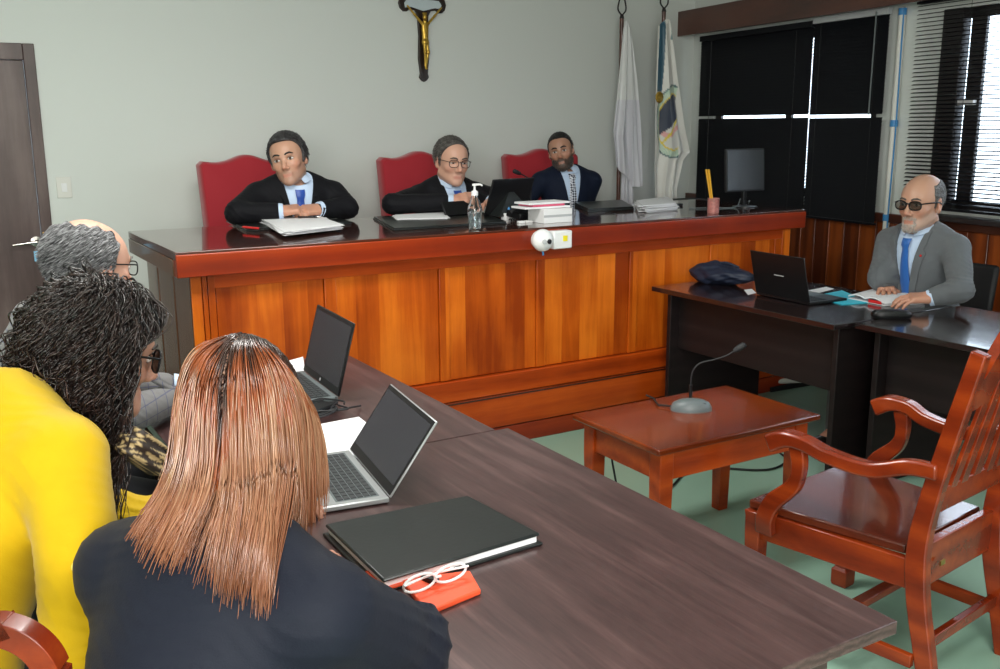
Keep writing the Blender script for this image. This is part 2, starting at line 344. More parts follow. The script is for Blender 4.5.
# blinds
def blind(s0, s1, ztop, zbot, pitch, tilt, nn, label, gap=None, rail=None, n_wand=None, wide=.025):
    t = thing('venetian_blind', label, 'blind', wp((s0+s1)/2, nn, zbot), 'black slatted blinds on the right wall')
    mb = MB(); z = ztop-.03
    while z > zbot+.02:
        ti = tilt(z) if callable(tilt) else tilt
        if gap and abs(z-gap) < pitch*.55: z -= pitch; continue
        dz, dn = wide/2*math.sin(ti), wide/2*math.cos(ti)
        pr = [(-dn, dz), (0, .0022), (dn, -dz), (0, .0016)]
        rings = [[wp(s, nn+a, z+b_) for a, b_ in pr] for s in (s0, s1)]
        mb.loft(rings); z -= pitch
    mb.build('slats', M['blind'], t, angle=60)
    mb = MB(); wbox(mb, s0, s1, nn-.02, nn+.02, ztop-.02, ztop+.02); mb.build('head_rail', M['lgrey'] if rail else M['blind'], t, .002)
    mb = MB(); wbox(mb, s0, s1, nn-.014, nn+.014, zbot, zbot+.015); mb.build('bottom_rail', M['blind'], t, .002)
    for k in (.12, .88):
        mb = MB(); s = s0+(s1-s0)*k; mb.tube([wp(s, nn+.016, ztop), wp(s, nn+.016, zbot)], .0012, 5); mb.build('cord', M['black'], t)
    if n_wand:
        mb = MB(); mb.tube([wp(n_wand, nn+.04, ztop), wp(n_wand, nn+.045, ztop-.62)], .005, 8); mb.build('wand', M['grey'], t)
    return t
til = lambda z: R_(68) if z > 1.5 else R_(74)
blind(.19, 1.467, 2.255, .985, .022, R_(73), .06, 'black closed slatted blind hanging behind the monitor, nearest the flags', gap=1.645)
blind(1.472, 2.13, 2.272, .965, .022, R_(72), .06, 'narrow black closed slatted blind beside the white wall pipe', gap=1.645, rail=True, n_wand=2.06)
blind(2.36, 5.6, 2.30, 1.10, .0235, R_(19), .07, 'black half-open slatted blind over the bright window behind the man in grey')
# wall pipe with blue cable
t = thing('wall_conduit', 'white vertical pipe with blue cable running down the right wall', 'pipe', wp(2.2, .03, 0))
mb = MB(); mb.tube([wp(2.2, .03, z) for z in (.0, .8, 1.6, 2.28)], .020, 12); mb.build('pipe', M['cream'], t)
mb = MB(); mb.tube([wp(2.2+.028+.004*math.sin(z*5), .045, z) for z in np.linspace(.0, 2.28, 30)], .0045, 8); mb.build('blue_cable', M['blue'], t)
for z in (1.02, 1.60, 2.26): mb = MB(); mb.tube([wp(2.2, .03, z-.02), wp(2.2, .03, z+.02)], .024, 12); mb.build('pipe_clip', M['blue'], t)

# ================================================================ JUDGES' BENCH
BX0, BX1, BY0, BY1, BZ = .89, 4.57, 4.065, 5.05, 1.10
t = thing('judges_bench', 'long panelled reddish wood judges bench with a glossy dark top', 'bench', (2.73, 4.55, 0))
MB().box(BX0, BX1, BY0, BY1, BZ-.035, BZ).build('bench_top', M['benchtop'], t, .004)
mb = MB(); mb.box(BX0+.002, BX1-.002, BY0-.004, BY0+.05, BZ-.108, BZ-.012); mb.build('front_cornice', M['cornice'], t, .004)
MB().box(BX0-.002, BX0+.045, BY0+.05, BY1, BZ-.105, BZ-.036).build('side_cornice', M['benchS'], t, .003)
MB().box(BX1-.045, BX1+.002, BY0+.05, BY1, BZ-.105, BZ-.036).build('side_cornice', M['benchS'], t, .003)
FY = BY0+.05
X0, X1 = .955, 4.50
MB().box(X0+.02, X1-.02, FY+.02, FY+.05, .0, BZ-.1).build('front_core', M['benchH'], t)
MB().box(1.045, 4.44, FY-.001, FY+.02, .93, BZ-.108).build('top_rail', M['benchH'], t, .002)
pan = [(1.06, 1.54), (1.60, 2.12), (2.18, 2.68), (2.74, 3.28), (3.34, 3.86), (3.92, 4.37)]
for a, b in pan:
    mb = MB(); mb.box(a, b, FY+.008, FY+.02, .37, .93); mb.build('front_panel', M['bench'], t, .002)
edges = [(X0, .998), (1.004, 1.022)]+[(1.026, 1.055)]+[(pan[i][1]+.003, pan[i+1][0]-.003) for i in range(5)]+[(4.375, 4.43), (4.435, X1)]
for a, b in edges:
    MB().box(a, b, FY-.002, FY+.02, .37, .93 if 1.05 < a < 4.4 else BZ-.108).build('stile', M['bench'], t, .002)
MB().box(X0-.02, X1+.02, FY-.05, FY+.02, .10, .255).build('plinth_board', M['benchH'], t, .004)
MB().box(X0-.01, X1+.01, FY-.045, FY+.02, .0, .095).build('plinth_base', M['cornice'], t, .004)
MB().box(X0-.01, X1+.01, FY-.02, FY+.02, .262, .366).build('plinth_upper', M['benchH'], t, .004)
MB().box(X0-.01, X1+.01, FY-.052, FY+.02, .255, .262).build('plinth_ledge', M['benchtop'], t, .001)
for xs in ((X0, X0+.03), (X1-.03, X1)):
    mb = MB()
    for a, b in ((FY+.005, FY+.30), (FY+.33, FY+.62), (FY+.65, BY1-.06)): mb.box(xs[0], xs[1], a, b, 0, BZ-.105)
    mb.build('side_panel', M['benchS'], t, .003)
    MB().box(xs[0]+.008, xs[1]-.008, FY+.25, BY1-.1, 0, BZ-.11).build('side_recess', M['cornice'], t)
struct(MB().box(1.0, 4.47, 4.25, YW-.016, 0, .2).build('floor_dais', M['pelmet'], None, .004))

# security camera on the cornice
cp = ony(541, 240, BY0-.03)
t = thing('wall_camera', 'white dome camera with junction box fixed to the bench front edge', 'camera', (cp[0], BY0-.004, cp[2]))
c = np.array([cp[0]+.0, BY0-.045, cp[2]])
mb = MB(); mb.ell(c, (.058, .045, .056)); mb.lathe([(.050, 0), (.045, .03)], c+np.array([0, .008, 0]), 24, rotx(R_(-90))); mb.build('dome', M['white'], t)
b2 = c+np.array([.115, .012, 0]); MB().obox(b2+np.array([0, .004, -.004]), (.056, .028, .045)).build('junction_box', M['white'], t, .006)
MB().obox(b2+np.array([.012, -.0250, .003]), (.013, .002, .014)).build('yellow_label', M['yellow'], t)
for dx, nm, mm, rr in ((.22, 'lens_ring', 'lgrey', .012), (.66, 'lens', 'blackm', .012)):
    u_ = -_fw0*math.sqrt(1-dx*dx)+_rt0*dx+np.array([0, 0, -.05]); u_ /= np.linalg.norm(u_); x_ = np.cross(u_, (0, 0, 1.)); x_ /= np.linalg.norm(x_); mb = MB(); mb.lathe([(rr, -.01), (rr, .004), (rr*.6, .005)], c+u_*np.array([.056, .046, .055]), 18, np.stack([x_, np.cross(u_, x_), u_], 1)); mb.build(nm, M[mm], t)
mb = MB(); mb.tube([c+np.array([.0, .0, -.05]), c+np.array([.004, 0, -.075])], .005, 8); mb.build('blue_cable_end', M['blue'], t)

# ================================================================ RED UPHOLSTERED CHAIRS
def red_chair(loc, yaw, label):
    R = rotz(yaw); t = thing('judge_chair', label, 'chair', loc, 'red upholstered chairs behind the bench')
    L = np.array(loc)
    def mk(): return MB(R, L)
    # back: camelback outline, thick padded
    w = .29; xs = np.linspace(-1, 1, 25)
    top = [(x*w, 1.19+.045*math.exp(-(x/.35)**2)*1+.012*math.exp(-((abs(x)-.95)/.2)**2)-.02*max(0, abs(x)-.93)/.07) for x in xs]
    rings = []
    for dy, sh in ((-.045, .015), (-.055, .0), (-.02, 0), (.03, 0), (.05, .015)):
        ring = [(x*(1-sh*2), dy-.10*(z-.42), z-sh) for x, z in top]+[(w*(1-sh*2)*.93, dy, .42), (-w*(1-sh*2)*.93, dy, .42)]
        rings.append([(p[0], p[1]-.22, p[2]) for p in ring])
    b = mk(); b.loft(rings); b.build('backrest', M['redfab'], t, .006, angle=50)
    b = mk(); b.box(-.27, .27, -.24, .26, .38, .50); b.build('seat', M['redfab'], t, .03)
    for sx in (-1, 1):
        b = mk(); b.sweep([(sx*.30, -.24, .62), (sx*.30, 0, .66), (sx*.30, .20, .64)], .05, .05, (1, 0, 0)); b.sweep([(sx*.30, .16, .30), (sx*.30, .16, .64)], .04, .04, (1, 0, 0)); b.build('armrest', M['pelmet'], t, .008)
        for y in (-.22, .22):
            b = mk(); b.sweep([(sx*.25, y, 0), (sx*.25, y, .40)], .045, .045, (1, 0, 0)); b.build('leg', M['pelmet'], t, .004)
    return t
c1 = red_chair((1.76, 5.60, .2), R_(180+2), 'red upholstered chair behind the judge with clasped hands')
def redc(px0, px1, pz, y):
    pass
for loc, ya, lab in (((2.92, 5.62, .2), R_(180), 'red upholstered chair behind the bespectacled judge at the tablet'), ((3.88, 5.66, .2), R_(180-6), 'red upholstered chair behind the bearded judge')):
    q = red_chair(loc, ya, lab)

# ================================================================ LEFT CONFERENCE TABLES
def conf_table(x0, x1, y0, y1, label, m=M['laminate']):
    t = thing('conference_table', label, 'table', ((x0+x1)/2, (y0+y1)/2, 0), 'walnut laminate tables of the left party')
    MB().box(x0, x1, y0, y1, .725, .75).build('tabletop', m, t, .0015)
    for y in (y0+.10, y1-.13): MB().box(x0+.06, x1-.05, y, y+.03, 0, .725).build('side_panel', m, t, .002)
    MB().box(x1-.16, x1-.14, y0+.13, y1-.13, .40, .725).build('modesty_panel', m, t, .002)
    return t
conf_table(.56, 1.392, .978, 2.284, 'walnut laminate table in the foreground carrying the silver laptop')
conf_table(.52, 1.352, 2.290, 3.42, 'walnut laminate table further back carrying the laptop with the black cables')

# ================================================================ RIGHT DESKS
def desk(x0, x1, y0, y1, label, ax=0):
    t = thing('office_desk', label, 'desk', ((x0+x1)/2, (y0+y1)/2, 0), 'dark laminate desks of the right party')
    c = (x0, y1, 0); R = rotz(ax)
    def B(nm, *a, bev=.002, m='darklamZ'): 
        b = MB(); b.box(*a, R=R, c=c); return b.build(nm, M[m], t, bev)
    B('desktop', x0, x1, y0, y1, .725, .75, m='darklam')
    for y in (y0+.03, y1-.08): B('side_panel', x0+.07, x1-.06, y, y+.028, 0, .725)
    B('modesty_panel', x0+.13, x0+.15, y0+.06, y1-.08, .41, .725)
    return t
desk(3.352, 4.17, 2.788, 4.01, 'dark laminate desk with the black laptop beside the bench')
desk(3.462, 4.215, 1.20, 2.768, 'dark laminate desk behind the wooden armchair, reflecting the window', R_(1.0))
t = thing('floor_conduit', 'white pipe elbow near the floor under the dark desk', 'pipe', (4.35, 3.9, 0))
mb = MB(); a = onz(766, 382, .05); b_ = onz(806, 380, .06)
mb.tube([a, a*.7+b_*.3, b_], .016, 10); mb.tube([a+np.array([0, 0, -.0]), a+np.array([0, 0, .06])], .016, 10); mb.build('elbow_pipe', M['cream'], t)
a2 = onz(766, 392, .0); b2 = onz(812, 384, .0); MB().sweep([a2+np.array([.02, 0, .015]), b2+np.array([.02, 0, .015])], .05, .03, (0, 1, 0)).build('floor_batten', M['blackm'], t, .003)

# ================================================================ LOW TABLE
t = thing('low_table', 'low reddish wooden table with a microphone in front of the bench', 'table', (2.467, 2.67, 0))
MB().box(2.07, 2.866, 2.415, 2.925, .497, .52).build('tabletop', M['tablewood'], t, .006)
for nm, a in (('apron', (2.12, 2.816, 2.455, 2.475, .385, .497)), ('apron', (2.12, 2.816, 2.865, 2.885, .385, .497)), ('apron', (2.115, 2.135, 2.46, 2.88, .385, .497)), ('apron', (2.801, 2.821, 2.46, 2.88, .385, .497))):
    MB().box(*a).build(nm, M['tableside'], t, .002)
for x in (2.105, 2.771):
    for y in (2.445, 2.835):
        cx, cy = x+.03, y+.03
        mb = MB(); mb.loft([[(cx+sx*h, cy+sy*h, z) for sx, sy in ((-1, -1), (1, -1), (1, 1), (-1, 1))] for z, h in ((0, .024), (.38, .030), (.497, .030))]); mb.build('leg', M['tableside'], t, .003)

def goose_mic(loc, yaw, s, label, stem, base='grey', basehw=(.06, .085), stemh=.13):
    t = thing('gooseneck_microphone', label, 'microphone', loc); L = np.array(loc); R = rotz(yaw)
    b = MB(R, L); a, c_ = basehw
    prof = [(1, 0), (1, .012), (.88, .03), (.6, .042), (.3, .046)]
    th = np.linspace(0, 2*np.pi, 28, endpoint=False)
    b.loft([[(a*k*np.cos(q), c_*k*np.sin(q)-(.01*(1-k)), z) for q in th] for k, z in prof]); b.build('base', M[base], t)
    b = MB(R, L); b.box(.022, .052, -.03, .0, .028, .038, R=roty(R_(14)), c=(.035, -.01, .035)); b.build('talk_button', M['black'], t, .002)
    b = MB(R, L); b.tube([(0, .02, .04), (0, .02, stemh)], .007, 10); b.build('stem', M['black'], t)
    b = MB(R, L); b.tube(stem, .0035, 8); b.build('gooseneck', M['blackm'], t)
    e = np.array(stem[-1]); d_ = e-np.array(stem[-2]); d_ /= np.linalg.norm(d_)
    b = MB(R, L); b.tube([e, e+d_*.02, e+d_*.045, e+d_*.052], [.009, .013, .013, .006], 12); b.build('windscreen', M['blackm'], t)
    return t
mp_ = onz(691, 410, .52)
st = list(smooth_path([(0, .02, .06), (0, .02, .12), (.008, .02, .155), (.034, .02, .182), (.085, .02, .195), (.130, .02, .210), (.160, .02, .228)], 4))
goose_mic(tuple(mp_), R_(-31), 1, 'grey gooseneck microphone standing on the low wooden table', st, 'grey', (.080, .050), stemh=.095)
t = mb = MB(); p = mp_; mb.tube([p+np.array([-.05, .04, .012]), p+np.array([-.08, .10, .008]), p+np.array([-.03, .19, .006]), p+np.array([-.02, .245, .004])], .004, 8)
tag(mb.build('microphone_cable', M['blackm']), 'black cable leaving the grey microphone across the low table', 'cable')
mb = MB(); pts = [onz(x, y, .008) for x, y in ((652, 500), (672, 486), (690, 470), (720, 468), (755, 470), (775, 468), (787, 460), (780, 453))]
from mathutils import geometry
mb.tube(smooth_path(pts), .005, 8); tag(mb.build('floor_cable', M['blackm']), 'black cable looping over the green floor under the low table', 'cable')
mb = MB(); pts = [onz(645, 500, .006), onz(645, 480, .006), onz(647, 470, .05)]; mb.tube(smooth_path([(2.13, 2.75, .38), (2.16, 2.74, .2), (2.15, 2.72, .02), (2.2, 2.66, .008), (2.3, 2.5, .008)]), .004, 8)
tag(mb.build('hanging_cable', M['blackm']), 'short black cable hanging beside the low table leg', 'cable')

# ================================================================ WOODEN ARMCHAIR
def armchair(loc, yaw, label):
    R = rotz(yaw); L = np.array(loc); t = thing('wooden_armchair', label, 'armchair', loc)
    mk = lambda: MB(R, L)
    CW = M['chairwood']
    zS = .45
    b = mk(); b.prism([(-.275, .27), (-.22, -.22), (.22, -.22), (.275, .27)], (0, 0, zS-.028), (1, 0, 0), (0, 1, 0), .028); b.build('seat', M['seatwood'], t, .006)
    b = mk()
    b.sweep([(-.262, .255, zS-.075), (-.222, -.24, zS-.075)], .028, .09, (1, 0, 0)); b.sweep([(.262, .255, zS-.075), (.222, -.24, zS-.075)], .028, .09, (1, 0, 0))
    b.sweep([(-.26, .245, zS-.075), (.26, .245, zS-.075)], .028, .09, (0, 1, 0)); b.sweep([(-.22, -.25, zS-.06), (.22, -.25, zS-.06)], .028, .13, (0, 1, 0))
    b.build('seat_frame', CW, t, .004)
    for sx in (-1, 1):
        p = smooth_path([(sx*.225, -.335, 0), (sx*.225, -.305, .15), (sx*.225, -.270, .32), (sx*.225, -.262, .48), (sx*.225, -.30, .70), (sx*.225, -.375, 1.03)], 6)
        b = mk(); b.sweep(p, .036, np.interp(np.linspace(0, 1, len(p)), [0, .5, 1], [.05, .062, .042]), (1, 0, 0)); b.build('back_post', CW, t, .005)
        x = sx*.262
        b = mk(); b.loft([[(x+a*h, .245+c_*h, z) for a, c_ in ((-1, -1), (1, -1), (1, 1), (-1, 1))] for z, h in ((0, .027), (.012, .03), (.06, .03), (.07, .022), (.40, .027), (zS-.03, .029))]); b.build('front_leg', CW, t, .003)
        b = mk(); p = smooth_path([(sx*.285, .195, zS-.085), (sx*.292, .192, zS-.03), (sx*.292, .165, zS+.03), (sx*.292, .10, zS+.10), (sx*.292, .085, zS+.16), (sx*.292, .095, zS+.22)], 6)
        b.sweep(p, .030, np.interp(np.linspace(0, 1, len(p)), [0, .4, .7, 1], [.060, .055, .040, .05]), (1, 0, 0)); b.build('arm_support', CW, t, .005)
        b = mk(); p = smooth_path([(sx*.292, .185, zS+.213), (sx*.292, .135, zS+.238), (sx*.290, .07, zS+.238), (sx*.275, 0, zS+.215), (sx*.26, -.12, zS+.205), (sx*.24, -.22, zS+.235), (sx*.235, -.30, zS+.24)], 7)
        k = len(p); u = np.linspace(0, 1, k)
        b.sweep(p, np.interp(u, [0, .1, .3, 1], [.062, .064, .05, .032]), np.interp(u, [0, .08, .25, 1], [.055, .055, .042, .044]), (1, 0, 0)); b.build('armrest', CW, t, .010)
        b = mk(); b.sweep([(sx*.245, -.28, .13), (sx*.262, .23, .13)], .022, .038, (1, 0, 0)); b.build('side_stretcher', CW, t, .003)
    b = mk(); b.sweep([(-.25, .0, .13), (.25, .0, .13)], .038, .025, (0, 1, 0)); b.build('cross_stretcher', CW, t, .003)
    b = mk(); b.sweep([(-.22, -.29, .17), (.22, -.29, .17)], .022, .035, (0, 1, 0)); b.build('rear_stretcher', CW, t, .003)
    b = mk(); p = smooth_path([(-.222, -.357, .915), (-.17, -.362, .935), (-.10, -.385, 1.045), (0, -.39, 1.11), (.10, -.385, 1.045), (.17, -.362, .935), (.222, -.357, .915)], 6)
    b.sweep(p, .028, np.interp(np.linspace(0, 1, len(p)), [0, .2, .5, .8, 1], [.09, .09, .10, .09, .09]), (0, 1, .2)); b.build('crest_rail', CW, t, .006)
    b = mk(); b.sweep([(-.222, -.285, .60), (.222, -.285, .60)], .024, .07, (0, 1, 0)); b.build('lower_rail', CW, t, .004)
    for x in (-.135, -.075, .075, .135):
        b = mk(); b.sweep([(x, -.290, .62), (x*.85, -.370, .97)], .038, .012, (1, 0, 0)); b.build('back_slat', CW, t, .002)
    b = mk(); b.sweep([(-.01+.01, -.288, .62), (0, -.372, 1.0)], .045, .014, (1, 0, 0)); b.build('back_slat', CW, t, .002)
    b = mk(); b.obox((-.12, -.279, .39), (.012, .002, .007)); b.build('metal_tag', M['brass'], t)
    return t
armchair((2.452, 1.835, 0), R_(8), 'reddish wooden armchair with scrolled arms and slatted back at right')
# ================================================================ PEOPLE: implicit surfaces meshed with surface nets
def surf_nets(f, lo, hi, h, K=4):
    lo = np.array(lo, float); H = h*K
    n = np.ceil((np.array(hi)-lo)/H).astype(int)
    g = [lo[i]+H*np.arange(n[i]+1) for i in range(3)]
    G = np.stack(np.meshgrid(*g, indexing='ij'), -1).reshape(-1, 3)
    C = f(G).reshape(n+1).astype(np.float32)
    near = np.abs(C) < H*1.7; m = np.zeros(n, bool)
    for a in (0, 1):
        for b in (0, 1):
            for c in (0, 1): m |= near[a:a+n[0], b:b+n[1], c:c+n[2]]
    F = n*K+1
    mr = m.repeat(K, 0).repeat(K, 1).repeat(K, 2); nm = np.zeros(F, bool)
    for a in (0, 1):
        for b in (0, 1):
            for c in (0, 1): nm[a:a+n[0]*K, b:b+n[1]*K, c:c+n[2]*K] |= mr
    V = np.pad(C[:-1, :-1, :-1].repeat(K, 0).repeat(K, 1).repeat(K, 2), ((0, 1),)*3, mode='edge')
    ii = np.argwhere(nm); P = lo+ii*h; out = np.empty(len(P), np.float32)
    for s in range(0, len(P), 400000): out[s:s+400000] = f(P[s:s+400000])
    V[nm] = out
    Sg = V < 0
    cell = np.zeros(F-1, np.int8)
    for a in (0, 1):
        for b in (0, 1):
            for c in (0, 1): cell += Sg[a:a+F[0]-1, b:b+F[1]-1, c:c+F[2]-1]
    act = (cell > 0) & (cell < 8); idx = np.argwhere(act); vid = np.full(F-1, -1, np.int32); vid[act] = np.arange(len(idx))
    acc = np.zeros((len(idx), 3)); cnt = np.zeros(len(idx))
    cor = [(a, b, c) for a in (0, 1) for b in (0, 1) for c in (0, 1)]
    vals = {c: V[idx[:, 0]+c[0], idx[:, 1]+c[1], idx[:, 2]+c[2]] for c in cor}
    for c in cor:
        for ax in range(3):
            if c[ax]: continue
            c2 = list(c); c2[ax] = 1; c2 = tuple(c2); v0, v1 = vals[c], vals[c2]; x = (v0 < 0) != (v1 < 0)
            t = np.where(x, v0/np.where(x, v0-v1, 1), 0); p = np.tile(np.array(c, float), (len(idx), 1)); p[:, ax] = t
            acc += p*x[:, None]; cnt += x
    verts = lo+(idx+acc/cnt[:, None])*h; faces = []
    for ax in range(3):
        b, c = (ax+1) % 3, (ax+2) % 3
        sl0 = [slice(1, -1)]*3; sl0[ax] = slice(0, F[ax]-1); sl1 = list(sl0); sl1[ax] = slice(1, F[ax])
        A, B = Sg[tuple(sl0)], Sg[tuple(sl1)]; x = np.argwhere(A != B); sgn = A[tuple(x.T)]
        o = np.array([1, 1, 1]); o[ax] = 0; x = x+o; q = []
        for db, dc in ((-1, -1), (0, -1), (0, 0), (-1, 0)):
            y = x.copy(); y[:, b] += db; y[:, c] += dc; q.append(vid[tuple(y.T)])
        q = np.stack(q, 1); q[~sgn] = q[~sgn][:, ::-1]; faces.append(q)
    return verts, np.concatenate(faces)

def link_mesh(name, verts, faces, m, parent, col=None, smooth_it=0):
    o0 = wloc(parent); me = bpy.data.meshes.new(name); nv, nf = len(verts), len(faces); k = faces.shape[1]
    me.vertices.add(nv); me.vertices.foreach_set('co', (verts-o0).astype(np.float32).ravel())
    me.loops.add(nf*k); me.loops.foreach_set('vertex_index', faces.astype(np.int32).ravel())
    me.polygons.add(nf); me.polygons.foreach_set('loop_start', np.arange(0, nf*k, k, dtype=np.int32)); me.polygons.foreach_set('loop_total', np.full(nf, k, np.int32))
    me.polygons.foreach_set('use_smooth', np.ones(nf, bool)); me.update(calc_edges=True); me.validate()
    if col is not None:
        a = me.color_attributes.new('Col', 'FLOAT_COLOR', 'POINT'); a.data.foreach_set('color', np.concatenate([col, np.ones((nv, 1))], 1).astype(np.float32).ravel())
    me.materials.append(m); o = bpy.data.objects.new(name, me); COL.objects.link(o); o.parent = parent; return o

def cap(a, b, ra, rb):
    a = np.array(a, float); b = np.array(b, float); ab = b-a; L2 = ab@ab
    def f(p):
        t = np.clip((p-a)@ab/L2, 0, 1); return np.linalg.norm(p-a-t[:, None]*ab, axis=1)-(ra+(rb-ra)*t)
    f.s = ((a+b)/2, math.sqrt(L2)/2+max(ra, rb)); return f
def ell(c, r, R=I3):
    c = np.array(c, float); r = np.array(r, float); R = np.array(R)
    def f(p):
        q = (p-c) @ R; k0 = np.linalg.norm(q/r, axis=1); k1 = np.linalg.norm(q/r**2, axis=1)+1e-9; return k0*(k0-1)/k1
    f.s = (c, r.max()); return f
def rbox(c, h, rr, R=I3):
    c = np.array(c, float); h = np.array(h, float); R = np.array(R)
    def f(p):
        q = np.abs((p-c) @ R)-h; return np.linalg.norm(np.maximum(q, 0), axis=1)+np.minimum(q.max(1), 0)-rr
    f.s = (c, np.linalg.norm(h)+rr); return f
def smin(a, b, k):
    h = np.maximum(k-np.abs(a-b), 0)/k; return np.minimum(a, b)-h*h*k*.25
def smax(a, b, k): return -smin(-a, -b, k)
def union(fs, k=.02):
    """fs: list of prims or (prim, k)"""
    fs = [(g if isinstance(g, tuple) else (g, k)) for g in fs]
    cs = np.array([g.s[0] for g, _ in fs]); lo = np.min([g.s[0]-g.s[1] for g, _ in fs], 0); hi = np.max([g.s[0]+g.s[1] for g, _ in fs], 0)
    ctr = (lo+hi)/2; rad = np.linalg.norm(hi-lo)/2
    def f(p):
        d0 = np.linalg.norm(p-ctr, axis=1)-rad; far = d0 > .12; out = d0.copy()
        if (~far).any():
            q = p[~far]; d = fs[0][0](q)
            for g, kk in fs[1:]: d = smin(d, g(q), kk)
            out[~far] = d
        return out
    f.s = (ctr, rad); return f
def bounds(f, pad=.03): return f.s[0]-f.s[1]-pad, f.s[0]+f.s[1]+pad

def hand(w, fwd, nrm, side, curl=(20, 30, 25), spread=5, s=1.0, thumb=(35, 20), kn=.012):
    """w = wrist, fwd = direction of the knuckles, nrm = direction the back of the hand faces; side +1 = thumb towards local +x"""
    w = np.array(w, float); y = np.array(fwd, float); y /= np.linalg.norm(y); z = np.array(nrm, float); z -= y*(z@y); z /= np.linalg.norm(z); x = np.cross(y, z)
    R = np.stack([x, y, z], 1); T = lambda *q: w+R @ (np.array(q)*s)
    pr = [rbox(T(0, .048, 0), (.027*s, .030*s, .004*s), .011*s, R), (cap(T(0, -.03, 0), T(0, .02, 0), .026*s, .026*s), .02)]
    for i, (bx, by, ln) in enumerate(((.030, .082, .072), (.010, .088, .080), (-.011, .085, .074), (-.030, .077, .058))):
        a = math.radians(spread)*(1.5-i)*1.0; p = np.array([side*bx, by, 0]); d2 = np.array([side*math.sin(a), math.cos(a)]); ang = 0
        for seg, (fr, c_) in enumerate(zip((.45, .31, .24), curl)):
            ang += math.radians(c_*(1+.10*i)); d = np.array([d2[0]*math.cos(ang), d2[1]*math.cos(ang), -math.sin(ang)]); q = p+d*ln*fr
            r0 = (.0092, .0084, .0076)[seg]*(1 if i < 3 else .88); pr.append((cap(T(*p), T(*q), r0*s, r0*.92*s), .006)); p = q
    p = np.array([side*.026, .018, -.006]); a = math.radians(thumb[0])
    for ln, r0, da in ((.042, .0125, 0), (.034, .0100, -thumb[1]), (.026, .0088, -thumb[1]*.6)):
        a += math.radians(da); q = p+np.array([side*math.sin(a), math.cos(a), -.25])*ln; pr.append((cap(T(*p), T(*q), r0*s, r0*.9*s), .010)); p = q
    return union(pr, kn)

class Head:
    def __init__(self, c, R, s=1.0, kind='man', jaw=1.0, fat=1.0):
        self.c = np.array(c, float); self.R = np.array(R); self.s = s
        T = lambda *q: self.c+self.R @ (np.array(q)*s); self.T = T; E = lambda c_, r, RR=I3: ell(T(*c_), np.array(r)*s, self.R @ RR)
        self.cran = union([E((0, -.020, .034), (.077, .098, .088)), (E((0, .025, .02), (.066, .07, .075)), .03)], .03)
        f = [self.cran, (E((0, .022, -.035), (.060*fat, .068, .088)), .03), (cap(T(-.050*fat, .0, -.060), T(-.016, .072, -.098), .020*s, .017*s), .03), (cap(T(.050*fat, .0, -.060), T(.016, .072, -.098), .020*s, .017*s), .03),
             (E((0, .078, -.102), (.020*jaw, .016, .017)), .02), (cap(T(-.03, .082, .020), T(.03, .082, .020), .011*s, .011*s), .014),
             (cap(T(-.046, .058, -.025), T(-.040, .066, -.030), .017*s, .016*s), .02), (cap(T(.046, .058, -.025), T(.040, .066, -.030), .017*s, .016*s), .02)]
        nose = [cap(T(0, .088, .006), T(0, .110, -.034), .0075*s, .0110*s), (E((-.011, .098, -.040), (.0085, .010, .008)), .008), (E((.011, .098, -.040), (.0085, .010, .008)), .008)]
        lips = [cap(T(-.018, .084, -.0685), T(.018, .084, -.0685), .0058*s, .0058*s), (cap(T(-.015, .084, -.079), T(.015, .084, -.079), .0065*s, .0065*s), .004)]
        ears = [E((-.079, -.012, -.006), (.009, .019, .032), rotz(R_(18))), E((.079, -.012, -.006), (.009, .019, .032), rotz(R_(-18))), (E((-.077, -.006, -.030), (.007, .010, .011)), .01), (E((.077, -.006, -.030), (.007, .010, .011)), .01)]
        neck = [cap(T(0, -.030, -.05), T(0, -.040, -.14), (.054 if kind == 'man' else .046)*s, (.058 if kind == 'man' else .046)*s)]
        base = union(f, .03); no = union(nose, .01); li = union(lips, .01); ea = union(ears, .004); ne = union(neck, .03)
        sock = [E((-.032, .094, .001), (.019, .014, .011)), E((.032, .094, .001), (.019, .014, .011))]
        slit = cap(T(-.022, .098, -.0738), T(.022, .098, -.0738), .0020*s, .0020*s); eb = [E((-.086, -.008, -.003), (.005, .011, .018)), E((.086, -.008, -.003), (.005, .011, .018))]
        ctr = T(0, 0, -.03)
        def fn(p):
            d0 = np.linalg.norm(p-ctr, axis=1)-.17*s; far = d0 > .08; out = d0.copy(); q = p[~far]
            if len(q):
                d = base(q)
                for k_ in sock: d = smax(d, -k_(q), .010)
                d = smin(d, no(q), .010); d = smin(d, li(q), .010); d = smax(d, -slit(q), .003); d = smin(d, ea(q), .006); d = smin(d, ne(q), .03)
                for k_ in eb: d = smax(d, -k_(q), .004)
                out[~far] = d
            return out
        fn.s = (ctr, .17*s); self.sdf = fn
    def local(self, p): return (p-self.c) @ self.R/self.s

